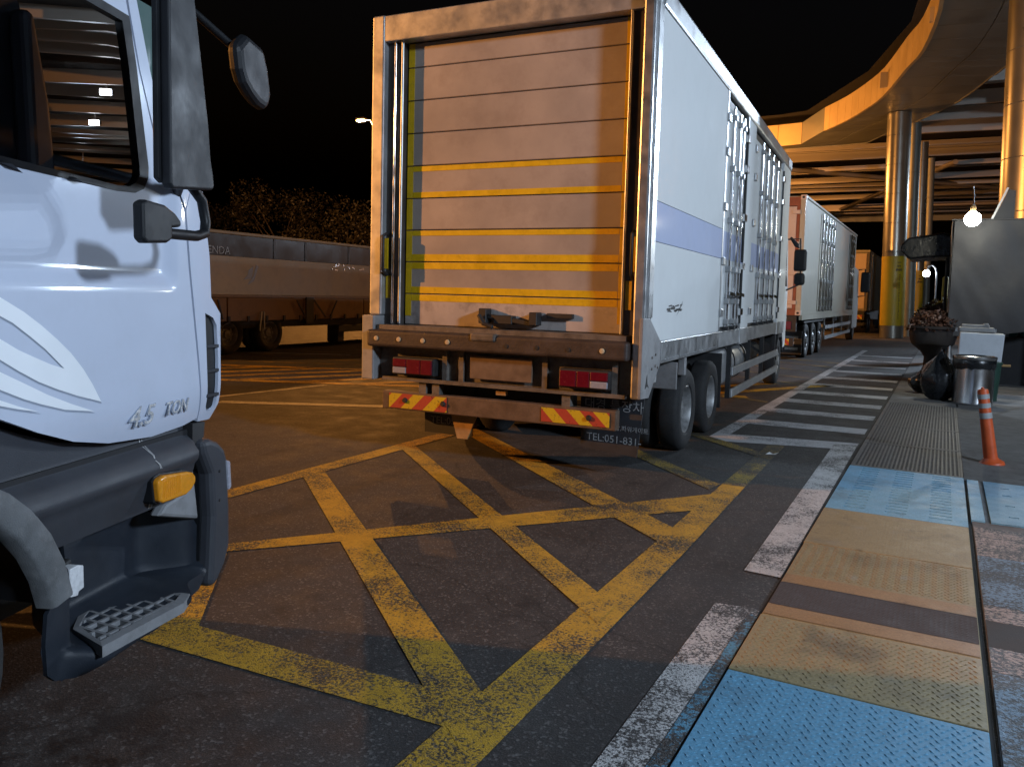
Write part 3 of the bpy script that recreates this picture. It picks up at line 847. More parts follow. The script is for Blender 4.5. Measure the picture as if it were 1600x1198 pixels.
# side doors: recessed leaves, rods, hinges
def side_door(y0, y1, leaves, rods, group):
    MB().box(XR - 0.09, XR - 0.05, y0, y1, 1.26, 4.08).build('door_recess', 'frame_grey', bt)
    w = (y1 - y0 - 0.08) / leaves
    for i in range(leaves):
        a = y0 + 0.04 + i * w
        lf = MB().box(XR - 0.049, XR - 0.018, a + 0.008, a + w - 0.008, 1.30, 3.96).build('door_leaf', 'box_white', bt, bevel=0.004, seg=1)
        MB().box(XR - 0.0176, XR - 0.0165, a + 0.01, a + w - 0.01, 2.135, 2.475).build('blue_band', 'box_blue', lf)
    for rz_ in rods:
        rod = MB().tube([(XR + 0.012, rz_, 1.30), (XR + 0.012, rz_, 3.99)], 0.021, 10).build('lock_rod', 'chrome', bt, smooth=50)
        for zz in (1.36, 1.62, 2.02, 2.62, 3.25, 3.86):
            MB().box(XR - 0.02, XR + 0.045, rz_ - 0.045, rz_ + 0.045, zz - 0.035, zz + 0.035).build('rod_guide', 'steel', rod, bevel=0.008, seg=1)
        hb = MB().bar((XR + 0.035, rz_ + 0.02, 1.72), (XR + 0.045, rz_ + 0.36, 1.70), 0.02, 0.045)
        hb.build('rod_handle', 'chrome', rod)
        MB().box(XR - 0.03, XR + 0.05, rz_ - 0.05, rz_ + 0.05, 1.255, 1.30).build('cam_keeper', 'chassis', rod)
    for zz in (1.48, 2.1, 2.75, 3.4, 3.8):
        MB().box(XR - 0.02, XR + 0.03, y1 - 0.10, y1 + 0.06, zz - 0.05, zz + 0.05).build('hinge', 'chrome', bt, bevel=0.012)
        MB().box(XR - 0.02, XR + 0.03, y0 - 0.05, y0 + 0.09, zz - 0.05, zz + 0.05).build('hinge', 'steel', bt, bevel=0.012)
    MB().tube([(XR + 0.005, y1 - 0.03, 1.32), (XR + 0.005, y1 - 0.03, 3.95)], 0.014, 8).build('hinge_pin', 'chassis', bt)
side_door(1.25, 2.70, 2, (1.62, 2.05, 2.30), None)
side_door(3.40, 6.60, 3, (4.05, 4.60, 5.15, 5.75), None)
MB().box(XR - 0.04, XR + 0.006, 1.20, 1.26, 1.26, 4.10).build('door_post', 'alu', bt)
MB().box(XR - 0.04, XR + 0.006, 2.69, 2.73, 1.26, 4.10).build('door_post', 'alu', bt)
# rear frame
MB().box(-2.80, -2.665, YR, YR + 0.16, 1.40, ZT).build('rear_post', 'alu', bt, bevel=0.015)
MB().box(-2.815, -2.675, YR - 0.10, YR + 0.30, 0.76, 1.397).build('post_foot', 'alu_dull', bt, bevel=0.012)
MB().box(-0.06, 0.052, YR, YR + 0.115, 1.40, ZT).build('rear_post', 'alu', bt, bevel=0.008)
MB().box(-0.050, 0.045, YR - 0.06, YR - 0.003, 0.77, ZT - 0.1).build('post_face', 'steel', bt, bevel=0.015)
MB().box(XL, XR, YR + 0.01, YR + 0.15, 4.05, ZT - 0.004).build('rear_header', 'alu', bt, bevel=0.01)
MB().box(-2.662, -2.49, YR + 0.08, YR + 0.16, 1.31, 4.05).build('door_channel', 'post_dark', bt)
MB().box(-0.172, -0.062, YR + 0.05, YR + 0.16, 1.31, 4.05).build('door_channel', 'post_dark', bt)
MB().tube([(-2.565, YR + 0.06, 1.32), (-2.565, YR + 0.06, 4.05)], 0.014, 8).build('guide_rail', 'chrome', bt, smooth=50)
MB().tube([(-2.49, YR + 0.07, 1.32), (-2.49, YR + 0.07, 4.05)], 0.016, 8).build('guide_rail', 'steel', bt, smooth=50)
MB().tube([(-0.178, YR + 0.03, 1.32), (-0.178, YR + 0.03, 4.05)], 0.014, 8).build('guide_rail', 'steel', bt, smooth=50)
MB().box(XR + 0.001, XR + 0.010, YR + 0.03, YR + 0.16, 1.47, 4.10).build('corner_trim', 'steel', bt)
MB().prism([(-2.07, 1.466), (-1.862, 1.462), (-1.495, 1.258), (-1.483, 1.037), (-1.823, 0.769), (-2.07, 0.784)], XR - 0.02, XR + 0.012, 'x').build('corner_plate', 'alu_dull', bt, bevel=0.004)
bo = MB()
for yy, zz in ((-1.76, 1.12), (-1.65, 1.14), (-1.76, 1.02), (-1.65, 1.04), (-1.57, 1.02)):
    bo.lathe([(0.013, XR + 0.011), (0.010, XR + 0.020)], 8, 'x', (0, yy, zz))
struct(bo.build('bolts', 'frame_grey', bt), 'stuff')
MB().prism([(-1.95, 0.86), (-1.90, 0.98), (-1.88, 0.90), (-1.83, 0.86), (-1.89, 0.88)], XR + 0.0125, XR + 0.0145, 'x').build('dark_emblem', 'chassis', bt)
# rear shutter door: slats with yellow tape
DZ = [1.31, 1.62, 1.935, 2.245, 2.555, 2.87, 3.185, 3.50, 3.815, 4.05]
for a, b in zip(DZ[:-1], DZ[1:]):
    MB().box(-2.478, -0.175, YR + 0.155, YR + 0.19, a + 0.004, b - 0.004).build('door_slat', 'door_dirty' if a < 1.5 else 'door_alu', bt, bevel=0.006, seg=1)
MB().box(-2.47, -0.18, YR + 0.191, YR + 0.21, 1.31, 4.05).build('door_backing', 'chassis', bt)
yt = YR + 0.152
for za, zb in ((2.815, 2.864), (2.561, 2.615), (2.19, 2.239), (1.942, 2.01), (1.865, 1.929), (1.627, 1.69), (1.55, 1.614)):
    MB().box(-2.40, -0.263, yt, yt + 0.0025, za, zb).build('yellow_tape', 'tape', bt)
for a, b in zip(DZ[:-1], DZ[1:]):
    MB().box(-2.472, -2.405, yt, yt + 0.0025, max(a + .006, 1.40), b - .006).build('yellow_tape', 'tape', bt)
    MB().box(-0.258, -0.180, yt, yt + 0.0025, max(a + .006, 1.40), b - .006).build('yellow_tape', 'tape', bt)
MB().box(-2.655, -2.60, YR + 0.072, YR + 0.079, 1.57, 1.79).build('yellow_marker', 'tape', bt)
MB().box(-0.155, -0.10, YR + 0.042, YR + 0.049, 1.53, 1.78).build('yellow_marker', 'tape', bt)
for x0 in (-2.635, -0.10):
    MB().tube([(x0, YR + 0.06, 2.21), (x0 + .01, YR - 0.03, 2.18), (x0 + .01, YR - 0.03, 1.84), (x0, YR + 0.06, 1.80)], 0.016, 8).build('grab_handle', 'chassis', bt, smooth=60)
    MB().box(x0 - 0.02, x0 + 0.02, YR + 0.04, YR + 0.05, 1.86, 2.16).build('handle_backing', 'tape', bt)
# latch
lt = MB()
lt.bar((-1.50, YR + 0.07, 1.43), (-1.02, YR + 0.07, 1.37), 0.03, 0.045)
lt.box(-1.58, -1.50, YR + 0.03, YR + 0.15, 1.36, 1.50); lt.box(-1.06, -0.98, YR + 0.03, YR + 0.15, 1.36, 1.48)
lt.box(-1.43, -1.24, YR + 0.05, YR + 0.15, 1.36, 1.44)
lt.tube([(-1.56, YR, 1.44), (-1.50, YR - 0.02, 1.36), (-1.40, YR - 0.02, 1.33)], 0.022, 8)
lt.build('latch', 'chassis', bt, bevel=0.006, seg=1)
MB().box(-0.92, -0.66, YR + 0.11, YR + 0.154, 1.43, 1.475).build('door_pull', 'chassis', bt, bevel=0.008)
# bumper
MB().box(-2.72, -0.055, YR - 0.16, YR + 0.09, 1.095, 1.262).build('rear_bumper', 'bumper', bt, bevel=0.03, seg=3)
MB().box(-2.66, -0.10, YR - 0.07, YR + 0.20, 1.264, 1.309).build('bumper_step', 'frame_grey', bt)
MB().box(-1.56, -1.30, YR - 0.175, YR - 0.08, 1.20, 1.275).build('worn_patch', 'frame_grey', bt, bevel=0.02)
for i, x0 in enumerate((-2.60, -2.34, -2.07, -1.80, -0.28)):
    MB().lathe([(0.024, 0.0), (0.022, -0.008), (0.010, -0.010)], 16, 'y', (x0, YR - 0.16, 1.178)).build('bumper_stud', 'reflector', bt, smooth=40)
for x0 in (-1.19, -0.89, -0.59):
    MB().lathe([(0.020, 0.0), (0.018, -0.006)], 16, 'y', (x0, YR - 0.16, 1.172)).build('bumper_hole', 'chassis', bt)
# lamp panels
MB().box(-2.67, -0.06, YR + 0.02, YR + 0.07, 0.80, 1.095).build('lamp_panel', 'frame_grey', bt)
MB().box(-2.60, -0.10, YR - 0.05, YR + 0.02, 0.765, 0.80).build('panel_lip', 'frame_grey', bt)
for x0 in (-1.90, -1.72, -0.86, -0.20):
    MB().box(x0 - 0.025, x0 + 0.025, YR - 0.03, YR + 0.02, 0.80, 1.09).build('panel_bracket', 'frame_grey', bt)
for (a, b, clear) in ((-2.455, -1.985, 'l'), (-0.70, -0.225, 'r')):
    h = MB().box(a, b, YR - 0.09, YR + 0.02, 0.83, 1.0).build('tail_lamp', 'chassis', bt, bevel=0.015)
    w = b - a
    seg = ((0.03, 0.36, 'lamp_clear'), (0.37, 0.70, 'lamp_red'), (0.71, 0.97, 'lamp_red')) if clear == 'l' else ((0.03, 0.36, 'lamp_red'), (0.37, 0.62, 'lamp_red'), (0.63, 0.97, 'lamp_clear'))
    for u, v, mt in seg:
        if mt == 'lamp_clear':
            MB().box(a + u * w, a + v * w, YR - 0.11, YR - 0.088, 0.845, 0.905).build('lens', mt, h, bevel=0.008)
            MB().box(a + u * w, a + v * w, YR - 0.11, YR - 0.088, 0.909, 0.985).build('lens', 'lamp_red', h, bevel=0.008)
        else:
            MB().box(a + u * w, a + v * w, YR - 0.11, YR - 0.088, 0.845, 0.985).build('lens', mt, h, bevel=0.008)
MB().box(-1.62, -0.98, YR - 0.04, YR - 0.02, 0.84, 1.06).build('number_plate', 'plate_dull', bt, bevel=0.006)
MB().box(-1.36, -1.26, YR + 0.0, YR + 0.05, 0.70, 0.745).build('plate_lamp', 'wood', bt)
MB().box(-2.10, -0.70, YR + 0.25, YR + 0.40, 0.55, 0.80).build('chassis_crossmember', 'chassis', bt)
# underrun bar
ub = MB().box(-2.60, -0.17, YR - 0.04, YR + 0.06, 0.478, 0.655).build('underrun_bar', 'beam', bt, bevel=0.01)
MB().box(-2.515, -1.86, YR - 0.047, YR - 0.042, 0.495, 0.638).build('warning_strip', 'stripe_l', ub)
MB().box(-0.875, -0.23, YR - 0.047, YR - 0.042, 0.505, 0.632).build('warning_strip', 'stripe_r', ub)
for x0 in (-2.33, -1.90, -0.42):
    MB().lathe([(0.028, 0), (0.020, -0.02)], 10, 'y', (x0, YR - 0.047, 0.575)).build('bar_bolt', 'chassis', ub)
for x0 in (-2.15, -2.0, -0.65):
    MB().box(x0 - 0.04, x0 + 0.04, YR - 0.02, YR + 0.06, 0.655, 0.79).build('underrun_hanger', 'frame_grey', bt)
# mud flaps with lettering
fl = MB().prism([(-2.27, 0.80), (-2.26, 0.235), (-1.72, 0.235), (-1.70, 0.80)], YR + 0.22, YR + 0.235, 'y').build('mud_flap', 'flap', bt)
text('flap_lettering', 'TEL:051-831-', 0.10, (-2.19, YR + 0.217, 0.335), (1, 0, 0), (0, 0, 1), 'flap_text', fl, 0.001)
text('flap_lettering', '윙바디,냉동탑,파워게이트', 0.052, (-2.19, YR + 0.217, 0.455), (1, 0, 0), (0, 0, 1), 'flap_text', fl, 0.001)
MB().prism([(-1.90, 0.45), (-1.83, 0.225), (-1.72, 0.225), (-1.62, 0.46)], YR + 0.12, YR + 0.14, 'y').build('wooden_chock', 'wood', bt)
fr = MB().prism([(-0.60, 0.83), (-0.585, 0.26), (-0.05, 0.215), (0.01, 0.83)], YR + 0.22, YR + 0.235, 'y').build('mud_flap', 'flap', bt)
text('flap_lettering', '대경 특장차', 0.115, (-0.56, YR + 0.217, 0.63), (1, -0.0, -0.02), (0, 0, 1), 'flap_text', fr, 0.001)
text('flap_lettering', '윙바디,냉동탑,파워게이트', 0.055, (-0.53, YR + 0.217, 0.455), (1, 0, -0.03), (0, 0, 1), 'flap_text', fr, 0.001)
text('flap_lettering', 'TEL:051-831-', 0.095, (-0.53, YR + 0.217, 0.335), (1, 0, -0.03), (0, 0, 1), 'flap_text', fr, 0.001)
# wheels
for yy in (0.0, 1.29):
    wheel(bt, -0.0, yy, 0.445, 0.25, -1, True)
    wheel(bt, -2.70, yy, 0.445, 0.25, 1, True)
wheel(bt, -0.04, 7.88, 0.46, 0.26, -1)
wheel(bt, -2.66, 7.88, 0.46, 0.26, 1)
for yy in (0.0, 1.29, 7.88):
    MB().tube([(-2.5, yy, 0.45), (-0.2, yy, 0.45)], 0.07, 8).build('axle', 'chassis', bt)
for x0 in (-1.80, -1.0):
    MB().box(x0, x0 + 0.12, YR + 0.2, 9.4, 0.72, 1.04).build('chassis_rail', 'chassis', bt)
mg = MB()
mg.box(-0.62, 0.015, -0.62, -0.60, 0.72, 1.0)
mg.build('mudguard', 'alu_dull', bt, bevel=0.01)
MB().box(-0.10, 0.0, -1.45, -1.35, 0.86, 1.05).build('rail_bracket', 'alu', bt, bevel=0.01)
MB().box(-0.06, 0.02, -0.30, -0.24, 0.84, 1.06).build('rail_bracket', 'alu', bt, bevel=0.01)
MB().box(-0.60, 0.0, 1.80, 1.83, 0.25, 0.95).build('mudguard', 'chassis', bt)
MB().box(-0.62, -0.06, 2.0, 2.85, 0.50, 0.98).build('tool_box', 'alu_dull', bt, bevel=0.06, seg=3)
MB().lathe([(0.30, -0.0), (0.31, 0.02), (0.31, 1.28), (0.30, 1.30)], 28, 'y', (-0.40, 3.1, 0.72)).build('fuel_tank', 'alu', bt, smooth=40)
for yy in (3.25, 4.2):
    MB().lathe([(0.322, 0.0), (0.322, 0.05)], 28, 'y', (-0.40, yy, 0.72)).build('tank_strap', 'chassis', bt)
MB().lathe([(0.16, 0), (0.16, 1.0)], 18, 'y', (-0.35, 5.4, 0.75)).build('air_tank', 'chassis', bt, smooth=40)
MB().box(-0.8, -0.2, 5.1, 5.35, 0.45, 1.0).build('battery_box', 'chassis', bt, bevel=0.02)
for zz in (0.375, 0.675):
    MB().box(0.0, 0.035, 2.45, 7.18, zz - 0.06, zz + 0.055).build('side_guard_rail', 'alu', bt, bevel=0.008)
for yy in (2.48, 4.1, 5.5, 7.0):
    MB().box(-0.06, 0.0, yy - 0.035, yy + 0.035, 0.30, 1.05).build('guard_post', 'chassis', bt)
    MB().bar((-0.03, yy, 0.75), (-0.5, yy, 1.04), 0.04, 0.04).build('guard_brace', 'chassis', bt)
# cab of the box truck
cb = MB().prism([(7.78, 0.95), (8.28, 0.95), (8.42, 0.62), (9.75, 0.62), (9.85, 1.3), (9.82, 1.9), (9.45, 2.95), (9.2, 3.15), (7.78, 3.15)], -2.58, -0.14, 'x').build('cab', 'box_white', bt, bevel=0.06, seg=3)
MB().prism([(8.15, 1.95), (9.55, 1.95), (9.25, 2.75), (8.15, 2.8)], -0.145, -0.135, 'x').build('side_window', 'window_dark', cb)
MB().prism([(7.48, 0.5), (7.43, 0.8), (7.62, 1.0), (8.15, 1.0), (8.34, 0.8), (8.30, 0.6), (8.2, 0.8), (8.1, 0.93), (7.66, 0.93), (7.53, 0.78)], -0.35, -0.02, 'x').build('front_fender', 'chassis', bt)
def mirror_set(parent, x, y):
    a = MB().tube([(-0.16, y - 0.1, 2.95), (x - 0.05, y, 2.97), (x - 0.02, y, 2.3), (x - 0.03, y, 2.0), (-0.16, y - 0.1, 1.86)], 0.018, 8).build('mirror_arm', 'chassis', parent, smooth=60)
    MB().box(x - 0.16, x + 0.10, y - 0.10, y + 0.03, 2.28, 2.74).build('mirror', 'black_plastic', parent, bevel=0.05, seg=3)
    MB().box(x - 0.14, x + 0.08, y - 0.10, y + 0.03, 1.98, 2.24).build('mirror', 'black_plastic', parent, bevel=0.06, seg=3)
    MB().prism([(x - 0.27, 2.98), (x - 0.24, 3.02), (x - 0.08, 2.86), (x - 0.06, 2.76), (x - 0.16, 2.80)], y - 0.05, y + 0.05, 'y').build('mirror', 'black_plastic', parent, bevel=0.02)
mirror_set(bt, 0.14, 9.6)

# ------------------------------------------------------------------ white cab at the left edge
CT = thing('cargo_truck', 'white truck with grey lower trim and pale swoosh decal, cab filling left edge', 'truck', (-1.7659, -0.6214, 0), R(19.385))
def sm(x, a, b):
    t = max(0.0, min(1.0, (x - a) / (b - a)))
    return t * t * (3 - 2 * t)
def skin(s, z, off=0.0):
    x = 0.0
    x -= 0.030 * sm(z, 1.625, 1.70) * sm(3.045 - s, 0.0, 0.07)
    if z < 1.22: x -= 0.035 * ((1.22 - z) / 0.18) ** 2
    if s > 3.08: x -= ((s - 3.08) / 0.36) ** 2 * 0.022
    return (x + off, s, z)
gap = [(3.224, 1.068), (3.189, 1.306), (3.151, 1.527), (3.118, 1.716), (3.087, 1.952), (2.954, 2.163), (2.833, 2.456), (2.755, 2.70)]
bot = [(1.70, 1.36), (2.099, 1.234), (2.252, 1.168), (2.427, 1.107), (2.628, 1.064), (2.905, 1.040), (3.12, 1.050)]
door_out = bot + gap + [(1.70, 2.74)]
wframe = [(1.84, 2.003), (2.121, 1.997), (2.70, 1.985), (2.80, 1.990), (2.855, 2.012), (2.882, 2.055), (2.885, 2.098), (2.817, 2.452), (2.775, 2.63), (1.84, 2.66)]
wglass = [(1.88, 2.028), (2.122, 2.019), (2.69, 2.005), (2.765, 2.010), (2.806, 2.030), (2.828, 2.060), (2.828, 2.089), (2.771, 2.439), (2.735, 2.60), (1.88, 2.62)]
door = MB().patch(door_out, lambda s, z: skin(s, z), [wframe], 0.02).build('door', 'cab_white', CT, smooth=40, solid=0.02, fix=False)
MB().patch(wframe, lambda s, z: skin(s, z, 0.004), [wglass], 0.04).build('window_seal', 'black_plastic', door, smooth=40, solid=0.03, fix=False)
MB().patch(wglass, lambda s, z: (skin(s, z)[0] - 0.012, s, z), [], 0.08).build('side_window', 'glass_dark', door, smooth=60)
seam = [(s_ - 0.012, z_) for s_, z_ in gap[:5]] + [(s_ + 0.022, z_) for s_, z_ in reversed(gap[:5])]
MB().patch(seam, lambda s, z: (skin(s, z)[0] - 0.024, s, z), [], 0.04).build('door_seal', 'black_plastic', CT, fix=False)
# swoosh decals
def decal(poly, holes=()):
    e = [(s + 0.004, z - 0.007) for s, z in poly]
    MB().patch(e, lambda s, z: skin(s, z, 0.0015), [], 0.05).build('decal_outline', 'decal_edge', door, fix=False)
    MB().patch(poly, lambda s, z: skin(s, z, 0.0028), list(holes), 0.05).build('decal', 'decal', door, fix=False)
P1 = [(1.78, 1.74), (2.109, 1.597), (2.2, 1.552), (2.272, 1.508), (2.339, 1.461), (2.403, 1.411), (2.46, 1.354), (2.506, 1.297), (2.551, 1.229), (2.429, 1.265), (2.335, 1.298), (2.253, 1.331), (2.171, 1.373), (2.104, 1.411), (1.78, 1.60),
      (1.78, 1.655), (2.106, 1.473), (2.173, 1.437), (2.245, 1.407), (2.31, 1.381), (2.369, 1.363), (2.332, 1.394), (2.286, 1.432), (2.222, 1.476), (2.152, 1.521), (2.108, 1.541), (1.78, 1.70)]
decal(P1)
decal([(1.78, 1.545), (2.103, 1.375), (2.194, 1.332), (2.292, 1.285), (2.4, 1.241), (2.516, 1.199), (2.371, 1.225), (2.266, 1.257), (2.192, 1.283), (2.101, 1.322), (1.78, 1.47)])
decal([(1.80, 1.43), (2.1, 1.291), (2.168, 1.264), (2.26, 1.233), (2.168, 1.255), (2.1, 1.274), (1.80, 1.39)])
text('badge_edge', '4.5', 0.105, (-0.004, 2.705, 1.106), (0, 1, 0.0), (0, 0, 1), 'decal_edge', door, 0.003, 0.35, 0.0035, 1.2)
text('badge_edge', 'TON', 0.075, (-0.003, 2.935, 1.120), (0, 1, 0.0), (0, 0, 1), 'decal_edge', door, 0.003, 0.35, 0.003, 1.0)
text('badge', '4.5', 0.105, (-0.002, 2.705, 1.108), (0, 1, 0.0), (0, 0, 1), 'badge_metal', door, 0.004, 0.35, 0.0, 1.2)
text('badge', 'TON', 0.075, (-0.001, 2.935, 1.122), (0, 1, 0.0), (0, 0, 1), 'badge_metal', door, 0.004, 0.35, 0.0, 1.0)
# front corner, pillar
fp = [(3.238, 1.049), (3.359, 1.042), (3.411, 1.109), (3.406, 1.522), (3.312, 1.595), (3.297, 1.778), (3.271, 1.888), (3.235, 2.049), (3.145, 2.06), (3.102, 1.957), (3.133, 1.718), (3.166, 1.529), (3.204, 1.308)]
vent = [(3.255, 1.528), (3.330, 1.505), (3.366, 1.47), (3.383, 1.318), (3.380, 1.10), (3.362, 1.084), (3.300, 1.088), (3.282, 1.11), (3.268, 1.327)]
cp = MB().patch(fp, lambda s, z: skin(s, z), [vent], 0.022).build('corner_panel', 'cab_white', CT, smooth=40, solid=0.02, fix=False)
MB().patch(vent, lambda s, z: (skin(s, z)[0] - 0.014, s, z), [], 0.03).build('vent', 'black_plastic', cp, fix=False)
for zz in (1.16, 1.27, 1.38):
    MB().bar((-0.013, 3.272, zz), (-0.018, 3.382, zz - 0.004), 0.012, 0.014).build('vent_slat', 'navy_plastic', cp)
MB().patch([(2.842, 2.456), (2.963, 2.163), (3.096, 1.965), (3.145, 2.065), (3.03, 2.17), (2.905, 2.470), (2.82, 2.72), (2.765, 2.72)], lambda s, z: skin(s, z), [], 0.05).build('pillar', 'cab_white', CT, smooth=40, solid=0.02, fix=False)
MB().patch([(2.915, 2.470), (3.04, 2.17), (3.155, 2.068), (3.235, 2.06), (3.14, 2.45), (3.05, 2.72), (2.83, 2.72)], lambda s, z: (skin(s, z)[0] - 0.015, s, z), [], 0.06).build('quarter_glass', 'glass_green', CT, smooth=60)
# rest of the shell
MB().patch([(1.0, 1.36), (1.695, 1.36), (1.695, 2.74), (1.0, 2.74)], lambda s, z: skin(s, z), [], 0.12).build('rear_quarter', 'cab_white', CT, smooth=40, solid=0.02, fix=False)
MB().box(-2.2, -0.09, 1.0, 1.06, 0.9, 2.74).build('back_wall', 'cab_white', CT)
MB().box(-2.28, -2.20, 1.0, 3.30, 1.0, 2.70).build('far_wall', 'cab_white', CT)
MB().prism([(1.0, 2.745), (2.72, 2.745), (2.86, 2.73), (2.7, 2.88), (1.0, 2.95)], -2.24, -0.07, 'x').build('roof', 'cab_white', CT, bevel=0.03, seg=3)
MB().prism([(3.26, 1.03), (3.39, 1.05), (3.40, 1.5), (3.30, 1.62), (3.24, 2.03), (3.18, 2.03)], -2.15, -0.045, 'x').build('front_panel', 'cab_white', CT, bevel=0.03, seg=3)
MB().prism([(3.19, 2.04), (3.22, 2.04), (2.90, 2.73), (2.86, 2.73)], -2.15, -0.12, 'x').build('windscreen', 'glass_dark', CT)
MB().box(-2.19, -0.06, 1.07, 3.2, 0.95, 1.02).build('cab_floor', 'interior', CT)
MB().box(-2.18, -2.15, 1.07, 3.1, 1.05, 2.65).build('inner_lining', 'interior', CT)
MB().box(-2.14, -0.12, 2.75, 3.1, 1.05, 1.92).build('dashboard', 'interior', CT, bevel=0.05)
for x0 in (-0.75, -1.95):
    st = MB().box(x0, x0 + 0.55, 1.35, 1.90, 1.30, 1.50).build('seat', 'seat', CT, bevel=0.06, seg=3)
    MB().prism([(1.30, 1.4), (1.48, 1.4), (1.40, 2.2), (1.36, 2.5), (1.22, 2.5), (1.20, 2.2)], x0 + 0.02, x0 + 0.53, 'x').build('seat_back', 'seat', st, bevel=0.05, seg=3)
MB().prism([(2.15, 1.95), (2.34, 1.95), (2.38, 2.25), (2.33, 2.55), (2.22, 2.62), (2.12, 2.5), (2.08, 2.2)], -0.75, -0.35, 'x').build('seat_back', 'seat', CT, bevel=0.05, seg=3)
# lower trim
def trimskin(off):
    def f(s, z):
        x = off
        x -= 0.060 * sm(z, 0.955, 1.02)
        x += 0.018 * sm(z, 0.875, 0.90) * (1 - sm(z, 0.925, 0.955))
        x -= 0.055 * sm(0.86, 0.0, 1.0) * sm(0.90 - z, 0.0, 0.2)
        if s > 3.1: x -= ((s - 3.1) / 0.3) ** 2 * 0.08
        return (x, s, z)
    return f
arc_ = [(1.74 + 0.645 * math.cos(R(a)), 0.46 + 0.645 * math.sin(R(a))) for a in (100, 90, 80, 70, 60, 50, 40, 32, 26)]
tr_out = [(2.45, 0.742), (2.923, 0.735), (3.196, 0.760), (3.197, 0.968), (3.195, 1.055), (2.905, 1.035), (2.628, 1.060), (2.427, 1.10), (2.252, 1.16), (2.099, 1.225), (1.6, 1.38), (1.6, 1.12)] + arc_
trim = MB().patch(tr_out, trimskin(-0.012), [], 0.018).build('lower_trim', 'grey_plastic', CT, smooth=50, solid=0.02, fix=False)
scr = MB()
rs = random.Random(11)
for base in (2.876, 2.887, 2.868):
    zz = 1.04; s0 = base
    pts = []
    while zz > (0.905 if base != 2.868 else 0.96):
        f = trimskin(-0.010)(s0, zz); pts.append(f)
        zz -= 0.018; s0 += rs.uniform(-0.004, 0.0055) + (0.006 if zz < 0.95 else 0)
    for p, q in zip(pts, pts[1:]):
        scr.add([(p[0], p[1], p[2]), (q[0], q[1], q[2]), (q[0], q[1] + 0.0035, q[2]), (p[0], p[1] + 0.0035, p[2])], [(0, 1, 2, 3)])
for s0 in (2.90, 2.915, 3.03):
    p = trimskin(-0.010)(s0, 0.775); q = trimskin(-0.010)(s0 + 0.006, 0.745)
    scr.add([p, q, (q[0], q[1] + 0.01, q[2]), (p[0], p[1] + 0.014, p[2])], [(0, 1, 2, 3)])
struct(scr.build('scratches', 'scratch', trim, fix=False), 'stuff')
mk = [(2.850, 0.868), (2.862, 0.882), (2.90, 0.888), (3.06, 0.868), (3.10, 0.856), (3.122, 0.835), (3.12, 0.808), (3.09, 0.785), (3.05, 0.772), (2.885, 0.778), (2.862, 0.79)]
MB().prism([(2.986 + (s - 2.986) * 1.06, 0.828 + (z - 0.828) * 1.12) for s, z in mk], -0.05, 0.004, 'x').build('marker_base', 'black_plastic', trim, bevel=0.004)
ml = MB().prism(mk, -0.02, 0.028, 'x').build('marker_lamp', 'amber', CT, bevel=0.012, seg=3)
for i in range(9):
    s0 = 2.885 + i * 0.014
    MB().box(0.027, 0.0295, s0, s0 + 0.005, 0.795, 0.868).build('lens_rib', 'amber', ml)
MB().prism([(3.10, 0.905), (3.175, 0.885), (3.228, 0.834), (3.269, 0.601), (2.967, 0.696), (3.02, 0.735), (3.15, 0.752)], -0.10, -0.045, 'x').build('corner_filler', 'lightgrey_plastic', CT, bevel=0.015, seg=2)
# wheel arch
arch = []
C0 = (1.74, 0.46)
for i in range(19):
    a = R(-12 + i * 10.7)
    arch.append((C0[0] + 0.665 * math.cos(a + R(24)), C0[1] + 0.665 * math.sin(a + R(24))))
inn = [(C0[0] + (s - C0[0]) * 0.86, C0[1] + (z - C0[1]) * 0.86) for s, z in arch]
am = MB()
n_ = len(arch)
prof = [(0.84, -0.05), (0.845, 0.002), (0.865, 0.014), (0.975, 0.016), (1.0, 0.004), (1.0, -0.06)]
vs = []; fs = []
for (s, z) in arch:
    for k, x in prof:
        vs.append((x, C0[0] + (s - C0[0]) * k, C0[1] + (z - C0[1]) * k))
for i in range(n_ - 1):
    for j in range(len(prof) - 1):
        fs.append((i * 6 + j, i * 6 + j + 1, (i + 1) * 6 + j + 1, (i + 1) * 6 + j))
am.add(vs, fs).build('wheel_arch', 'arch_plastic', CT, smooth=50, solid=0.01)
ln = MB()
vs = []
for (s, z) in arch:
    for x in (-0.02, -0.75):
        vs.append((x, C0[0] + (s - C0[0]) * 0.88, C0[1] + (z - C0[1]) * 0.88))
ln.add(vs, [(i * 2, i * 2 + 1, i * 2 + 3, i * 2 + 2) for i in range(n_ - 1)]).build('arch_liner', 'black_plastic', CT, smooth=60)
wheel(CT, -0.07, 1.75, 0.47, 0.28, -1)
wheel(CT, -2.18, 1.75, 0.47, 0.28, 1)
# step housing
hole = [(2.505, 0.672), (2.657, 0.656), (2.674, 0.514), (2.512, 0.527)]
sb = [(2.40, 0.785), (2.923, 0.775), (2.99, 0.72), (3.265, 0.605), (3.301, 0.56), (3.303, 0.42), (3.285, 0.36), (3.224, 0.299), (2.895, 0.247), (2.40, 0.290), (2.33, 0.31), (2.295, 0.345), (2.288, 0.45), (2.30, 0.55), (2.375, 0.63)]
def stepskin(s, z):
    f = sm(s, 2.34, 2.46) * (1 - sm(s, 2.95, 3.15))
    x = -0.02
    x += 0.115 * f * (1 - sm(z, 0.375, 0.405)) * sm(z, 0.25, 0.35)
    x -= 0.22 * sm(z, 0.365, 0.405) * sm(s, 2.40, 2.52) * (1 - sm(s, 3.08, 3.26) * 0.75)
    x -= 0.05 * sm(z, 0.66, 0.72)
    return (x, s, z)
sh = MB().patch(sb, stepskin, [hole], 0.018).build('step_housing', 'navy_plastic', CT, smooth=45, solid=0.015, fix=False)
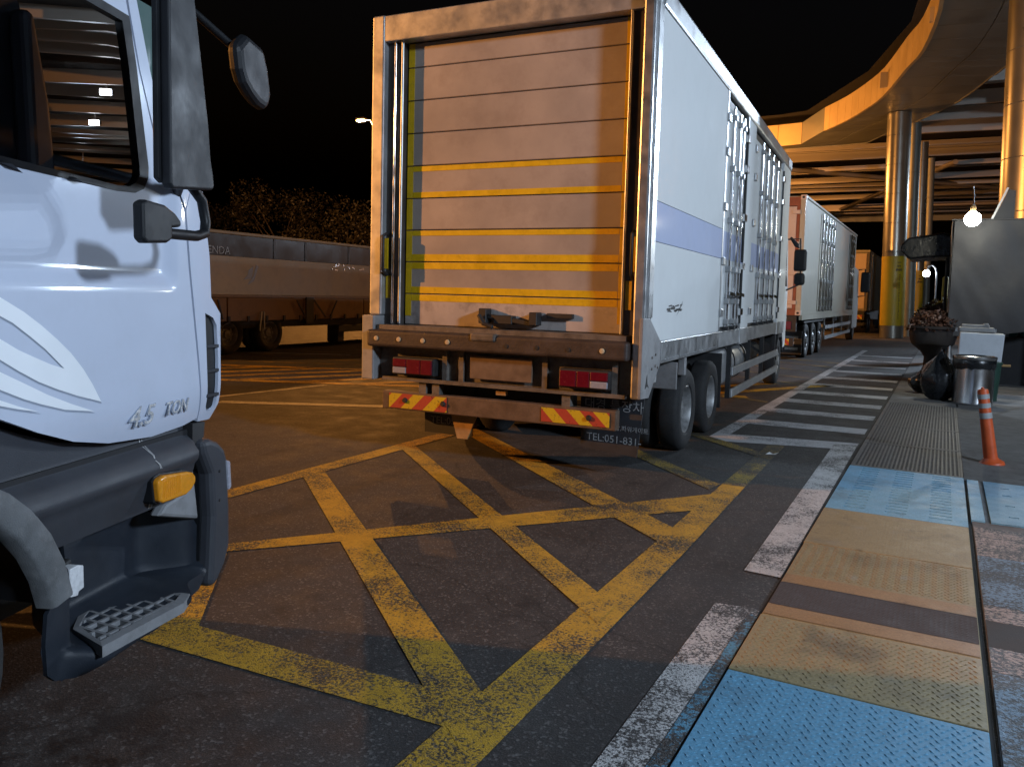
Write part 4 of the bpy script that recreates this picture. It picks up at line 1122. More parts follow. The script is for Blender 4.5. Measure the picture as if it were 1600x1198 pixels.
MB().prism([(2.52, 0.64), (2.56, 0.65), (2.57, 0.60), (2.53, 0.60)], -0.2, -0.13, 'x').build('hose_fitting', 'chassis', sh, bevel=0.01)
MB().prism([(2.54, 0.56), (2.60, 0.565), (2.60, 0.535), (2.55, 0.53)], -0.2, -0.12, 'x').build('hose_fitting', 'chassis', sh, bevel=0.01)
MB().prism([(2.405, 0.668), (2.447, 0.67), (2.475, 0.660), (2.476, 0.58), (2.45, 0.575), (2.445, 0.562), (2.41, 0.568)], -0.06, -0.018, 'x').build('white_sticker', 'sticker', sh, bevel=0.003)
# tread: frame with grid bars
def stepz(s): return 0.408 - (s - 2.45) * 0.065
tread = MB()
fo = [(0.105, 2.40), (0.115, 2.88), (0.075, 2.99), (-0.22, 3.0), (-0.235, 2.80), (-0.165, 2.63), (-0.10, 2.52)]
K7 = len(fo)
cxs = sum(p[0] for p in fo) / K7; cys = sum(p[1] for p in fo) / K7
fi = [(cxs + (p[0] - cxs) * 0.80, cys + (p[1] - cys) * 0.90) for p in fo]
vs = []
for p in fo: vs.append((p[0], p[1], stepz(p[1])))
for p in fi: vs.append((p[0], p[1], stepz(p[1]) + 0.004))
for p in fo: vs.append((p[0], p[1], stepz(p[1]) - 0.04))
for p in fi: vs.append((p[0], p[1], stepz(p[1]) - 0.03))
fs = []
for i in range(K7):
    j = (i + 1) % K7
    fs += [(i, j, K7 + j, K7 + i), (i, 2 * K7 + i, 2 * K7 + j, j), (K7 + i, K7 + j, 3 * K7 + j, 3 * K7 + i)]
tread.add(vs, fs)
stp = tread.build('step_tread', 'lightgrey_plastic', CT)
MB().add([(p[0], p[1], stepz(p[1]) - 0.028) for p in fi], [tuple(range(K7))]).build('tread_recess', 'black_plastic', stp)
def inpoly(p, poly):
    r = False
    for i in range(len(poly)):
        a = poly[i]; b = poly[i - 1]
        if (a[1] > p[1]) != (b[1] > p[1]) and p[0] < (b[0] - a[0]) * (p[1] - a[1]) / (b[1] - a[1]) + a[0]: r = not r
    return r
def clipbar(p, q):
    ts = [k / 60 for k in range(61)]
    ins = [t for t in ts if inpoly((p[0] + (q[0] - p[0]) * t, p[1] + (q[1] - p[1]) * t), fi)]
    if len(ins) < 4: return
    a_, b_ = min(ins), max(ins)
    P = (p[0] + (q[0] - p[0]) * a_, p[1] + (q[1] - p[1]) * a_); Q = (p[0] + (q[0] - p[0]) * b_, p[1] + (q[1] - p[1]) * b_)
    MB().bar((P[0], P[1], stepz(P[1]) - 0.008), (Q[0], Q[1], stepz(Q[1]) - 0.008), 0.012, 0.022).build('tread_bar', 'lightgrey_plastic', stp)
for i in range(11):
    s0 = 2.34 + i * 0.065
    clipbar((-0.27, s0 + 0.13), (0.14, s0))
for k in range(5):
    x0 = -0.17 + k * 0.058
    clipbar((x0 - 0.02, 2.40), (x0 + 0.02, 3.02))
# bumper end
bp = [(3.222, 0.968), (3.30, 0.966), (3.376, 0.936), (3.43, 0.895), (3.451, 0.846), (3.474, 0.60), (3.474, 0.425), (3.43, 0.345), (3.345, 0.269), (3.285, 0.285), (3.30, 0.40), (3.315, 0.60), (3.30, 0.80), (3.24, 0.90)]
MB().prism(bp, -2.1, -0.004, 'x').build('bumper', 'grey_plastic', CT, bevel=0.03, seg=3)
MB().prism([(3.205, 0.955), (3.27, 0.92), (3.29, 0.80), (3.30, 0.60), (3.29, 0.40), (3.33, 0.40), (3.34, 0.6), (3.33, 0.85)], -0.4, -0.06, 'x').build('bumper_gap', 'black_plastic', CT)
MB().prism([(3.20, 1.045), (3.30, 1.04), (3.29, 0.97), (3.20, 0.95)], -0.5, -0.035, 'x').build('bumper_bracket', 'chassis', CT)
MB().prism([(3.43, 0.84), (3.466, 0.83), (3.478, 0.70), (3.45, 0.69)], -0.30, 0.002, 'x').build('headlamp', 'lamp_clear', CT, bevel=0.01)
for zz in (0.80, 0.665):
    MB().lathe([(0.008, -0.006), (0.006, 0.0)], 8, 'x', (0, 3.37, zz)).build('bumper_screw', 'chassis', CT)
# mirrors: big one, small kerb mirror, front mirror
MB().prism([(2.487, 1.985), (2.50, 1.968), (2.755, 1.995), (2.768, 2.01), (2.758, 2.06), (2.745, 2.10), (2.73, 2.22), (2.69, 2.41), (2.64, 2.64), (2.58, 2.70), (2.50, 2.70), (2.482, 2.64)], 0.278, 0.316, 'x').build('mirror', 'mirror_plastic', CT, bevel=0.016, seg=4)
MB().prism([(2.60, 2.02), (2.72, 2.03), (2.69, 2.3), (2.62, 2.6), (2.57, 2.6)], 0.20, 0.279, 'x').build('mirror_back', 'mirror_plastic', CT, bevel=0.03, seg=3)
MB().prism([(2.470, 2.0), (2.50, 1.985), (2.498, 2.66), (2.466, 2.64)], 0.262, 0.281, 'x').build('mirror_face', 'black_plastic', CT, bevel=0.004)
MB().prism([(2.335, 1.905), (2.36, 1.916), (2.46, 1.910), (2.52, 1.888), (2.553, 1.865), (2.552, 1.845), (2.50, 1.838), (2.50, 1.800), (2.47, 1.786), (2.36, 1.778), (2.338, 1.79)], 0.275, 0.315, 'x').build('kerb_mirror', 'black_plastic', CT, bevel=0.02, seg=3)
MB().tube([(0.25, 2.70, 2.02), (0.26, 2.775, 1.96), (0.26, 2.80, 1.885), (0.27, 2.775, 1.84), (0.28, 2.70, 1.825), (0.29, 2.50, 1.82)], 0.019, 10).build('mirror_arm', 'black_plastic', CT, smooth=60)
MB().tube([(0.22, 2.70, 2.10), (0.05, 2.98, 2.06), (-0.02, 3.06, 2.02)], 0.022, 10).build('mirror_arm', 'black_plastic', CT, smooth=60)
MB().prism([(3.66, 2.80), (3.688, 2.691), (3.725, 2.634), (3.80, 2.59), (3.876, 2.562), (3.95, 2.555), (3.99, 2.57), (4.016, 2.644), (3.98, 2.771), (3.93, 2.86), (3.75, 2.88)], -0.135, -0.06, 'x').build('front_mirror', 'mirror_plastic', CT, bevel=0.04, seg=3)
MB().tube([(-0.18, 3.8, 2.84), (-0.3, 3.5, 2.98), (-0.4, 2.9, 2.86)], 0.02, 8).build('mirror_arm', 'black_plastic', CT, smooth=60)
MB().box(-2.05, -0.55, 2.36, 3.25, 0.32, 0.94).build('under_cab_light_block', 'chassis', CT)  # dark mass added to block street-lamp light leaking under the cab
MB().box(-1.7, -0.6, 1.0, 2.36, 0.42, 0.94).build('engine', 'chassis', CT)
MB().box(-2.25, -2.06, 2.36, 3.25, 0.30, 0.98).build('far_step', 'navy_plastic', CT)
MB().box(-2.26, -0.02, -2.4, 0.9, 0.36, 1.04).build('underbody_light_block', 'chassis', CT)  # full-width box out of view, added to stop lamp light below the body
# cargo body behind the cab (out of the picture)
MB().box(-2.30, 0.02, -5.2, 0.85, 1.05, 3.2).build('cargo_box', 'cab_white', CT)
MB().box(-1.5, -0.8, -5.0, 3.0, 0.62, 0.95).build('chassis_rail', 'chassis', CT)
wheel(CT, -0.05, -3.3, 0.47, 0.26, -1, True)
wheel(CT, -2.2, -3.3, 0.47, 0.26, 1, True)

# ------------------------------------------------------------------ container truck ahead of the box truck
ct2 = thing('container_truck', 'cream container truck with red-framed rear doors, parked ahead of box truck', 'truck', (-3.48, 23.0, 0), 0.0)
W2 = 2.5
MB().box(-W2, -0.012, 0.06, 14.0, 1.27, 4.42).build('container', 'cont_cream', ct2)
for x0 in (-W2, -0.14):
    MB().box(x0, x0 + 0.14, -0.02, 0.12, 1.25, 4.50).build('corner_post', 'cont_cream', ct2, bevel=0.01)
    for z0 in (1.25, 4.38):
        cc = MB().box(x0 - 0.004, x0 + 0.144, -0.03, 0.15, z0, z0 + 0.13).build('corner_casting', 'cont_pink', ct2, bevel=0.01)
        MB().lathe([(0.035, 0), (0.035, -0.004)], 12, 'y', (x0 + 0.07, -0.03, z0 + 0.065)).build('casting_hole', 'chassis', cc)
MB().box(-W2 + 0.14, -0.14, -0.02, 0.10, 4.22, 4.46).build('rear_header', 'cont_red', ct2)
MB().box(-W2 + 0.14, -0.14, -0.02, 0.10, 1.25, 1.42).build('rear_sill', 'cont_red', ct2)
MB().box(-0.225, -0.145, -0.028, 0.04, 1.42, 4.22).build('door_frame', 'cont_red', ct2)
MB().box(-W2 + 0.145, -W2 + 0.225, -0.028, 0.04, 1.42, 4.22).build('door_frame', 'cont_red', ct2)
for a, b in ((-2.27, -1.26), (-1.24, -0.23)):
    dl = MB().box(a, b, -0.02, 0.04, 1.44, 4.20).build('rear_door', 'cont_pink', ct2, bevel=0.01)
    for q in (0.3, 0.7):
        x0 = a + (b - a) * q
        MB().tube([(x0, -0.05, 1.35), (x0, -0.05, 4.28)], 0.02, 8).build('lock_rod', 'steel', dl)
for zz in (1.6, 2.4, 3.2, 4.05):
    MB().box(-0.34, -0.13, -0.055, -0.02, zz - 0.05, zz + 0.05).build('hinge', 'cont_pink', ct2, bevel=0.006)
text('container_number', '00709-4', 0.17, (-0.99, -0.024, 3.76), (1, 0, 0), (0, 0, 1), 'lettering_dark', ct2, 0.001)
for i in range(5):
    MB().box(-0.85, -0.85 + random.uniform(.2, .45), -0.0225, -0.0212, 1.72 + i * 0.07, 1.745 + i * 0.07).build('small_print', 'lettering_dark', ct2)
def rods(yA, yB, n):
    MB().box(-0.014, 0.006, yA, yB, 1.36, 4.30).build('side_door', 'cont_cream', ct2, bevel=0.006)
    for i in range(n):
        yy = yA + (i + 0.5) * (yB - yA) / n
        r_ = MB().tube([(0.035, yy, 1.34), (0.035, yy, 4.32)], 0.028, 8).build('lock_rod', 'chrome', ct2, smooth=60)
        for zz in (1.45, 1.75, 2.3, 2.9, 3.5, 4.1):
            MB().box(0.0, 0.07, yy - 0.06, yy + 0.06, zz - 0.05, zz + 0.05).build('rod_guide', 'steel', r_)
rods(3.1, 6.6, 5); rods(11.4, 13.2, 3)
MB().box(-W2, 0.02, 0.12, 14.0, 4.42, 4.50).build('top_rail', 'cont_cream', ct2, bevel=0.02)
MB().box(-0.06, 0.02, 0.15, 14.0, 1.12, 1.268).build('bottom_rail', 'cont_cream', ct2)
MB().box(-1.9, -0.6, 0.1, 15.0, 0.85, 1.12).build('chassis_rail', 'chassis', ct2)
MB().box(-W2 + 0.1, -0.1, -0.02, 0.12, 0.80, 1.24).build('rear_panel', 'chassis', ct2)
for a, b in ((-2.35, -1.85), (-0.78, -0.22)):
    MB().box(a, b, -0.05, -0.022, 0.86, 1.08).build('tail_lamp', 'lamp_red', ct2, bevel=0.01)
MB().box(-2.3, -0.15, -0.03, 0.06, 0.40, 0.62).build('underrun_bar', 'chassis', ct2)
for a, b in ((-2.25, -1.7), (-0.82, -0.26)):
    MB().box(a, b, -0.037, -0.032, 0.43, 0.60).build('warning_strip', 'stripe_r', ct2)
for a, b in ((-2.42, -1.86), (-0.62, -0.06)):
    f_ = MB().box(a, b, 0.9, 0.92, 0.12, 0.80).build('mud_flap', 'flap', ct2)
    for i in range(3):
        MB().box(a + 0.1, b - 0.1 - 0.1 * (i % 2), 0.893, 0.898, 0.25 + i * 0.16, 0.32 + i * 0.16).build('flap_print', 'flap_text', f_)
for yy in (1.6, 3.0, 4.4):
    wheel(ct2, -0.03, yy, 0.50, 0.30, -1)
    wheel(ct2, -W2 + 0.03, yy, 0.50, 0.30, 1)
MB().box(-0.45, -0.04, 1.0, 5.0, 1.02, 1.07).build('mudguard', 'chassis', ct2)
for zz in (0.45, 0.80):
    MB().box(-0.05, -0.01, 5.4, 13.4, zz - 0.06, zz + 0.06).build('side_guard_rail', 'alu', ct2)
for yy in (5.5, 8.0, 10.6, 13.2):
    MB().box(-0.10, -0.05, yy - 0.04, yy + 0.04, 0.38, 1.12).build('guard_post', 'alu', ct2)
MB().prism([(14.5, 0.5), (16.6, 0.5), (16.7, 1.5), (16.5, 2.2), (16.2, 3.1), (14.5, 3.2)], -2.45, -0.05, 'x').build('cab', 'box_white', ct2, bevel=0.06)
wheel(ct2, -0.06, 15.3, 0.5, 0.3, -1); wheel(ct2, -2.4, 15.3, 0.5, 0.3, 1)
MB().box(0.05, 0.42, 16.2, 16.4, 2.1, 3.0).build('mirror', 'black_plastic', ct2, bevel=0.06, seg=3)
MB().tube([(-0.05, 16.2, 3.1), (0.2, 16.35, 3.15), (0.25, 16.35, 1.95), (-0.05, 16.2, 1.9)], 0.03, 8).build('mirror_arm', 'chassis', ct2)

# far truck
ft = thing('container_truck', 'farthest truck in the lane, partly hidden by the yellow-wrapped column', 'truck', (-3.74, 47.0, 0), 0.0)
MB().box(-2.5, 0.0, 0.06, 9.0, 1.2, 4.35).build('container', 'cont_cream', ft)
MB().box(-2.52, 0.015, 0.0, 9.05, 4.355, 4.45).build('top_rail', 'cont_cream', ft)
for x0 in (-2.5, -0.12): MB().box(x0, x0 + 0.12, -0.04, 0.055, 1.2, 4.35).build('corner_post', 'frame_grey', ft)
for a, b in ((-2.36, -1.27), (-1.23, -0.14)): MB().box(a, b, 0.0, 0.055, 1.3, 4.25).build('rear_door', 'cont_pink', ft, bevel=0.01)
MB().box(-2.4, -0.1, -0.03, 0.1, 0.7, 1.19).build('rear_panel', 'chassis', ft)
MB().box(-0.85, -0.2, -0.04, -0.032, 0.76, 0.98).build('warning_strip', 'stripe_r', ft)
MB().box(-2.4, -0.1, -0.03, 0.05, 0.4, 0.56).build('underrun_bar', 'chassis', ft)
for yy in (1.5, 2.9, 9.8):
    wheel(ft, -0.03, yy, 0.5, 0.3, -1); wheel(ft, -2.47, yy, 0.5, 0.3, 1)
MB().box(-1.8, -0.7, 0.2, 10.8, 0.8, 1.19).build('chassis_rail', 'chassis', ft)
for yy in (1.2, 2.4, 3.6): MB().tube([(0.03, yy, 1.25), (0.03, yy, 4.3)], 0.03, 8).build('lock_rod', 'chrome', ft)
MB().prism([(9.2, 0.6), (11.0, 0.6), (11.1, 1.5), (10.7, 3.0), (9.2, 3.1)], -2.45, -0.05, 'x').build('cab', 'box_white', ft, bevel=0.05)

# long trailer on the far left
tl = thing('wing_trailer', 'long dull beige wing-body trailer with dark upper band, parked across at left', 'trailer', (-15.109, 15.408, 0), TA)
MB().box(-2.45, -0.02, -4.6, 9.0, 1.43, 2.35).build('side_panel', 'trailer_beige', tl, bevel=0.015)
MB().box(-2.44, -0.03, -4.6, 9.0, 2.352, 2.86).build('upper_band', 'trailer_dark', tl)
MB().box(-2.46, 0.01, -4.65, 9.05, 2.862, 2.94).build('top_rail', 'trailer_low', tl, bevel=0.02)
MB().box(-2.46, 0.01, -4.65, 9.05, 1.37, 1.428).build('waist_rail', 'trailer_low', tl, bevel=0.01)
for i in range(5):
    a = -4.6 + i * 2.72
    MB().box(-0.06, 0.0, a + 0.02, a + 2.70, 0.80, 1.365).build('drop_side', 'trailer_low', tl, bevel=0.01)
MB().box(-2.4, -0.07, -4.5, 8.9, 0.80, 1.36).build('bed_core', 'chassis', tl)
for a in (-3.3, -0.25, 2.85, 0.95, 5.9):
    MB().box(-0.029, -0.018, a - 0.04, a + 0.04, 2.36, 2.85).build('band_post', 'chassis', tl)
for i in range(21):
    a = -4.4 + i * 0.64
    MB().box(0.0, 0.03, a - 0.035, a + 0.035, 0.78, 0.92).build('hinge', 'chassis', tl)
MB().box(0.002, 0.045, 0.92, 1.22, 0.70, 1.40).build('side_post', 'chassis', tl)
for a, b in ((1.25, 1.75), (2.25, 1.95), (0.55, 0.92), (-2.2, -2.05)):
    MB().bar((0.03, a, 1.32), (0.03, b, 0.85), 0.02, 0.035).build('chain_stay', 'chassis', tl)
MB().tube([(0.05, -0.85, 0.55), (0.06, -0.80, 1.02), (0.05, -0.70, 1.03), (0.04, -0.68, 0.6)], 0.02, 8).build('latch_hook', 'steel', tl)
MB().box(-2.3, -0.1, -4.4, 8.6, 0.62, 0.799).build('chassis_rail', 'chassis', tl)
for yy in (-0.35, -1.75, -3.15):
    wheel(tl, -0.05, yy, 0.48, 0.28, -1, True); wheel(tl, -2.4, yy, 0.48, 0.28, 1, True)
for yy in (3.4, 5.6):
    MB().box(-0.4, -0.1, yy - 0.9, yy + 0.9, 0.40, 0.61).build('tool_box', 'chassis', tl, bevel=0.02)
MB().box(-0.6, -0.2, 2.6, 2.9, 0.1, 0.61).build('landing_leg', 'chassis', tl, bevel=0.03)
wheel(tl, -0.05, 7.4, 0.48, 0.28, -1, True)
text('trailer_lettering', 'TENDA', 0.26, (-0.024, -2.62, 2.39), (0, 1, 0), (0, 0, 1), 'trailer_text', tl, 0.001)
em = MB()
em.prism([(-1.35, 1.80), (-1.05, 1.85), (-1.0, 2.15), (-1.15, 2.05), (-1.20, 1.92)], -0.022, -0.017, 'x')
em.prism([(-0.92, 2.18), (-0.82, 2.14), (-0.98, 1.78), (-1.2, 1.68), (-1.0, 1.9)], -0.022, -0.0165, 'x')
em.build('emblem', 'trailer_text', tl)
gl = MB()
rs = random.Random(8)
for i in range(16):
    a = 2.05 + rs.random() * 1.6; z = 2.12 + rs.random() * 0.2
    gl.bar((-0.015, a, z), (-0.015, a + rs.uniform(-.1, .14), z + rs.uniform(-.02, .07)), 0.004, 0.03)
struct(gl.build('foil_print', 'chrome', tl), 'stuff')

# ------------------------------------------------------------------ stall and small things on the pavement
stall = thing('stall', 'food stall wrapped in dark grey tarpaulin, in front of the right column', 'stall', (0.06, 18.4, 0))
def tarp(u, v):
    n1 = noise.noise(Vector((u * 1.3, v * 1.1, 3.0))) * 0.05 + noise.noise(Vector((u * 4.0 + v * 2.0, v * 1.0, 1.0))) * 0.018
    return n1
fw = MB().patch([(0, 1.02), (0.75, 1.06), (1.5, 1.20), (2.6, 1.52), (4.2, 1.6), (4.2, 3.34), (0, 3.32)], lambda u, v: (u, tarp(u, v), v), [], 0.09)
fw.build('front_sheet', 'tarp', stall, smooth=60, solid=0.01)
MB().patch([(0, 0.6), (3.0, 0.6), (3.0, 3.32), (0, 3.32)], lambda u, v: (tarp(u, v) - 0.01, u + 0.03, v), [], 0.12).build('side_sheet', 'tarp', stall, smooth=60, solid=0.01)
MB().patch([(-0.05, -0.05), (4.3, -0.05), (4.3, 3.1), (-0.05, 3.1)], lambda u, v: (u, v, 3.35 + 0.05 * math.sin(u * 2) * math.sin(v * 1.0)), [], 0.25).build('roof_sheet', 'tarp', stall, smooth=60, solid=0.02)
for x0, y0 in ((0.05, 0.08), (2.1, 0.08), (4.15, 0.08), (0.05, 2.95), (4.15, 2.95)):
    MB().tube([(x0, y0, 0.0), (x0, y0, 3.33)], 0.03, 8).build('frame_pole', 'steel', stall)
MB().prism([(0.66, 3.36), (1.02, 3.36), (1.02, 3.92), (0.90, 3.95)], 0.3, 0.36, 'y').build('gable_sheet', 'tarp', stall)
MB().bar((0.64, 0.28, 3.36), (0.88, 0.28, 3.98), 0.02, 0.035).build('gable_edge', 'alu', stall)
MB().box(0.3, 4.0, 1.2, 1.6, 0.0, 1.0).build('counter', 'interior', stall)
# hanging bulb
bulb = thing('hanging_bulb', 'glowing white bulb hanging in front of the grey stall roof', 'bulb', (0.335, 16.95, 3.22))
bm_ = bmesh.new(); bmesh.ops.create_uvsphere(bm_, u_segments=20, v_segments=14, radius=0.135)
me = bpy.data.meshes.new('bulb_globe'); bm_.to_mesh(me); bm_.free(); me.materials.append(M['bulb']); me.shade_smooth()
link('bulb_globe', me, bulb)
MB().lathe([(0.05, 0.14), (0.045, 0.22), (0.03, 0.25)], 14).build('socket', 'wood', bulb, smooth=40)
MB().tube([(0, 0, 0.25), (0.005, 0.3, 0.45), (0.0, 1.3, 0.75)], 0.012, 6).build('cord', 'chassis', bulb)

aw = thing('awning', 'dark folded awning jutting out left of the grey stall', 'awning', (-0.05, 20.6, 0))
MB().prism([(-0.95, 2.98), (-0.80, 3.15), (-0.1, 3.26), (0.10, 3.2), (0.10, 2.72), (-0.35, 2.70), (-0.75, 2.66), (-0.95, 2.86)], -0.1, 1.6, 'y').build('awning_cloth', 'bag', aw, bevel=0.05, seg=3)
MB().tube([(0.02, 0.6, 0.0), (0.02, 0.6, 2.9)], 0.035, 8).build('awning_post', 'chassis', aw)

# stainless bin
bn = thing('litter_bin', 'round stainless steel litter bin with black liner rim, beside the bollard', 'bin', (0.475, 15.32, 0.012))
MB().lathe([(0.30, 0.0), (0.305, 0.02), (0.305, 0.035), (0.300, 0.05), (0.302, 0.66)], 40).build('bin_body', 'bin_steel', bn, smooth=30)
vs = []
m = MB()
N = 48
prof = [(0.306, 0.62), (0.312, 0.60), (0.322, 0.68), (0.318, 0.76), (0.300, 0.775), (0.285, 0.74), (0.28, 0.55)]
rs = random.Random(2)
wob = [rs.uniform(-0.02, 0.012) for _ in range(N)]
for j, (r_, h_) in enumerate(prof):
    for k in range(N):
        a = 2 * math.pi * k / N
        hh = h_ + (wob[k] if j < 3 else 0)
        vs.append((r_ * math.cos(a), r_ * math.sin(a), hh))
fs = [(j * N + k, j * N + (k + 1) % N, (j + 1) * N + (k + 1) % N, (j + 1) * N + k) for j in range(len(prof) - 1) for k in range(N)]
m.add(vs, fs).build('bin_liner', 'bag', bn, smooth=50)
MB().lathe([(0.322, 0.75), (0.327, 0.765), (0.325, 0.80), (0.305, 0.808), (0.295, 0.79)], 40, cap=False).build('bin_ring', 'bin_steel', bn, smooth=50)

ch = thing('chest', 'white chest with grey lid standing behind the stainless bin', 'chest', (0.50, 16.7, 0.012))
MB().prism([(-0.27, 0.0), (0.40, 0.0), (0.46, 1.135), (-0.24, 1.15)], 0.0, 0.5, 'y').build('chest_body', 'cooler', ch, bevel=0.015)
MB().box(-0.26, 0.30, 0.05, 0.5, 1.16, 1.24).build('chest_lid', 'alu_dull', ch, bevel=0.015)
MB().box(-0.22, 0.22, 0.12, 0.42, 1.243, 1.29).build('lid_tray', 'alu_dull', ch, bevel=0.01)
MB().box(0.12, 0.20, 0.10, 0.16, 1.292, 1.32).build('lid_knob', 'steel', ch, bevel=0.01)
for x0 in (-0.30, 0.31):
    MB().box(x0 - 0.02, x0 + 0.02, 0.1, 0.14, 1.16, 1.22).build('lid_clip', 'steel', ch)

gbn = thing('litter_bin', 'dark green plastic bin half hidden behind the stainless bin', 'bin', (0.72, 16.1, 0.012))
MB().lathe([(0.15, 0), (0.19, 0.62), (0.205, 0.63), (0.205, 0.67), (0.18, 0.67)], 24).build('bin_body', 'green_bin', gbn, smooth=40)
MB().box(0.18, 0.32, -0.03, 0.03, 0.60, 0.64).build('bin_handle', 'wood', gbn, bevel=0.01)

def bag(name, label, loc, rx, ry, rz_, seed):
    bm = bmesh.new()
    bmesh.ops.create_icosphere(bm, subdivisions=5, radius=1.0)
    for v in bm.verts:
        p = v.co.copy()
        fold = noise.noise(Vector((math.atan2(p.y, p.x) * 3.2, p.z * 0.8, seed))) * 0.16
        lump = noise.noise(p * 1.6 + Vector((seed, 0, 0))) * 0.22
        k = 1 + fold * (0.35 + 0.65 * max(0, p.z)) + lump
        top = 1.0 if p.z < 0.1 else max(0.16, 1.0 - (p.z - 0.1) * 1.05)
        v.co = Vector((p.x * rx * k * top, p.y * ry * k * top, max(-0.92, p.z + lump * 0.3) * rz_))
    me = bpy.data.meshes.new(name); bm.to_mesh(me); bm.free()
    me.materials.append(M['bag']); me.shade_smooth()
    o = link(name, me); o.location = (loc[0], loc[1], loc[2] + rz_ * 0.92)
    return tag(o, label, 'garbage bag')
bag('garbage_bag', 'shiny black garbage bag slumped against left side of stainless bin', (-0.02, 15.55, 0.016), 0.33, 0.28, 0.46, 3.1)
bag('garbage_bag', 'small dark bag lying behind the slumped bag, below the planter', (-0.30, 16.6, 0.016), 0.22, 0.2, 0.24, 8.3)
bag('garbage_bag', 'big black garbage bag piled under the teal notice board', (1.42, 20.3, 0.014), 0.42, 0.4, 0.58, 5.7)
bag('garbage_bag', 'black garbage bag at right edge beside the big bag', (1.98, 19.9, 0.014), 0.42, 0.36, 0.46, 1.9)

bd = thing('notice_board', 'teal notice board in a pale frame at the right edge', 'board', (1.62, 21.2, 0.012))
MB().box(-0.33, 1.1, 0.0, 0.04, 0.75, 1.72).build('board_panel', 'teal', bd)
for (a, b, c, e) in ((-0.42, -0.33, 0.70, 1.80), (1.1, 1.19, 0.70, 1.80)): MB().box(a, b, -0.02, 0.06, c, e).build('frame_bar', 'cooler', bd)
MB().box(-0.33, 1.1, -0.02, 0.06, 1.72, 1.80).build('frame_bar', 'cooler', bd)
for x0 in (-0.38, 1.14): MB().box(x0 - 0.03, x0 + 0.03, 0.0, 0.05, 0.0, 0.70).build('leg', 'steel', bd)

# leaning bollard
bl = thing('bollard', 'orange flexible bollard with three grey bands, leaning slightly to the left', 'bollard', (0.515, 9.66, 0.012))
bl.rotation_euler = (R(0.5), R(-9.2), 0)
MB().lathe([(0.125, -0.02), (0.12, 0.012), (0.08, 0.04), (0.068, 0.06)], 28).build('bollard_base', 'bollard', bl, smooth=40)
MB().lathe([(0.066, 0.05), (0.056, 0.50), (0.052, 0.755), (0.048, 0.775), (0.015, 0.785), (0.012, 0.80)], 28).build('bollard_post', 'bollard', bl, smooth=40)
for z0, z1 in ((0.475, 0.535), (0.585, 0.635), (0.68, 0.73)):
    ra = 0.0665 - 0.022 * z0; rb = 0.0665 - 0.022 * z1
    MB().lathe([(ra + .005, z0), (rb + .0058, z1)], 28, cap=False).build('reflective_band', 'bollard_band', bl, smooth=40)

# planters
def leaves(m, c, rx, ry, rz_, n, size, seed, low=-0.3):
    rd = random.Random(seed)
    for i in range(n):
        while True:
            p = Vector((rd.uniform(-1, 1), rd.uniform(-1, 1), rd.uniform(low, 1)))
            if 0.35 < p.length < 1.0: break
        k = 0.86 + 0.28 * noise.noise(p * 2.2 + Vector((seed, 0, 0)))
        q = Vector((c[0] + p.x * rx * k, c[1] + p.y * ry * k, c[2] + p.z * rz_ * k))
        a = Vector((rd.uniform(-1, 1), rd.uniform(-1, 1), rd.uniform(-0.6, 1))).normalized()
        b = a.cross(Vector((rd.uniform(-1, 1), rd.uniform(-1, 1), rd.uniform(-1, 1)))).normalized()
        s = size * rd.uniform(0.6, 1.3)
        m.add([q - a * s, q - b * s * 0.5, q + a * s, q + b * s * 0.5], [(0, 1, 2, 3)])
    return m
def planter(label, loc, s, mt, seed, hgt):
    t = thing('planter', label, 'planter', loc)
    MB().lathe([(0.24 * s, 0.0), (0.25 * s, 0.1), (0.16 * s, 0.2), (0.15 * s, 0.55), (0.22 * s, 0.66), (0.42 * s, 0.82), (0.47 * s, 1.0), (0.46 * s, 1.12), (0.50 * s, 1.14), (0.50 * s, 1.19), (0.44 * s, 1.19), (0.40 * s, 1.12)], 32).build('planter_bowl', 'urn', t, smooth=35)
    leaves(MB(), (0, 0, 1.13), 0.62 * s, 0.58 * s, hgt, 2600, 0.045, seed, -0.1).build('foliage', mt, t, fix=False)
    st = MB()
    rd = random.Random(seed)
    for i in range(14):
        a = rd.uniform(0, 6.28); q = rd.uniform(0.1, 0.36) * s
        st.tube([(0.3 * q * math.cos(a), 0.3 * q * math.sin(a), 1.1), (q * math.cos(a), q * math.sin(a), 1.2 + hgt * 0.7)], [0.012, 0.005], 5)
    st.build('stem', 'bark', t)
    return t
planter('tall dark urn planter with reddish leaves, left of the garbage bag', (-0.20, 18.65, 0.016), 0.95, 'leaf_red', 3, 0.42)
planter('urn planter with dark brownish shrub behind the reddish planter', (-0.18, 21.6, 0.016), 1.0, 'leaf_red', 9, 0.62)
planter('urn planter with yellow-green shrub, farthest of the planters', (0.0, 25.5, 0.016), 1.0, 'leaf_green', 14, 0.85)

yp = thing('post', 'yellow painted post standing beyond the planters', 'post', (-0.06, 30.0, 0.012))
MB().lathe([(0.09, 0.0), (0.09, 2.5), (0.07, 2.54), (0.02, 2.56)], 16).build('post_shaft', 'yellow_pole', yp, smooth=40)
MB().lathe([(0.16, 0.0), (0.16, 0.03)], 16).build('post_base', 'yellow_pole', yp)

pp = MB().add([(0, 0, 0.006), (0.10, 0.015, 0.012), (0.13, 0.07, 0.03), (0.07, 0.05, 0.010), (0.03, 0.075, 0.022)], [(0, 1, 3), (1, 2, 3), (0, 3, 4)]).build('paper_scrap', 'paper', None, fix=False)
pp.location = (-1.60, 8.72, 0.004)
tag(pp, 'crumpled white paper scrap on the road beside the end of yellow line', 'litter')

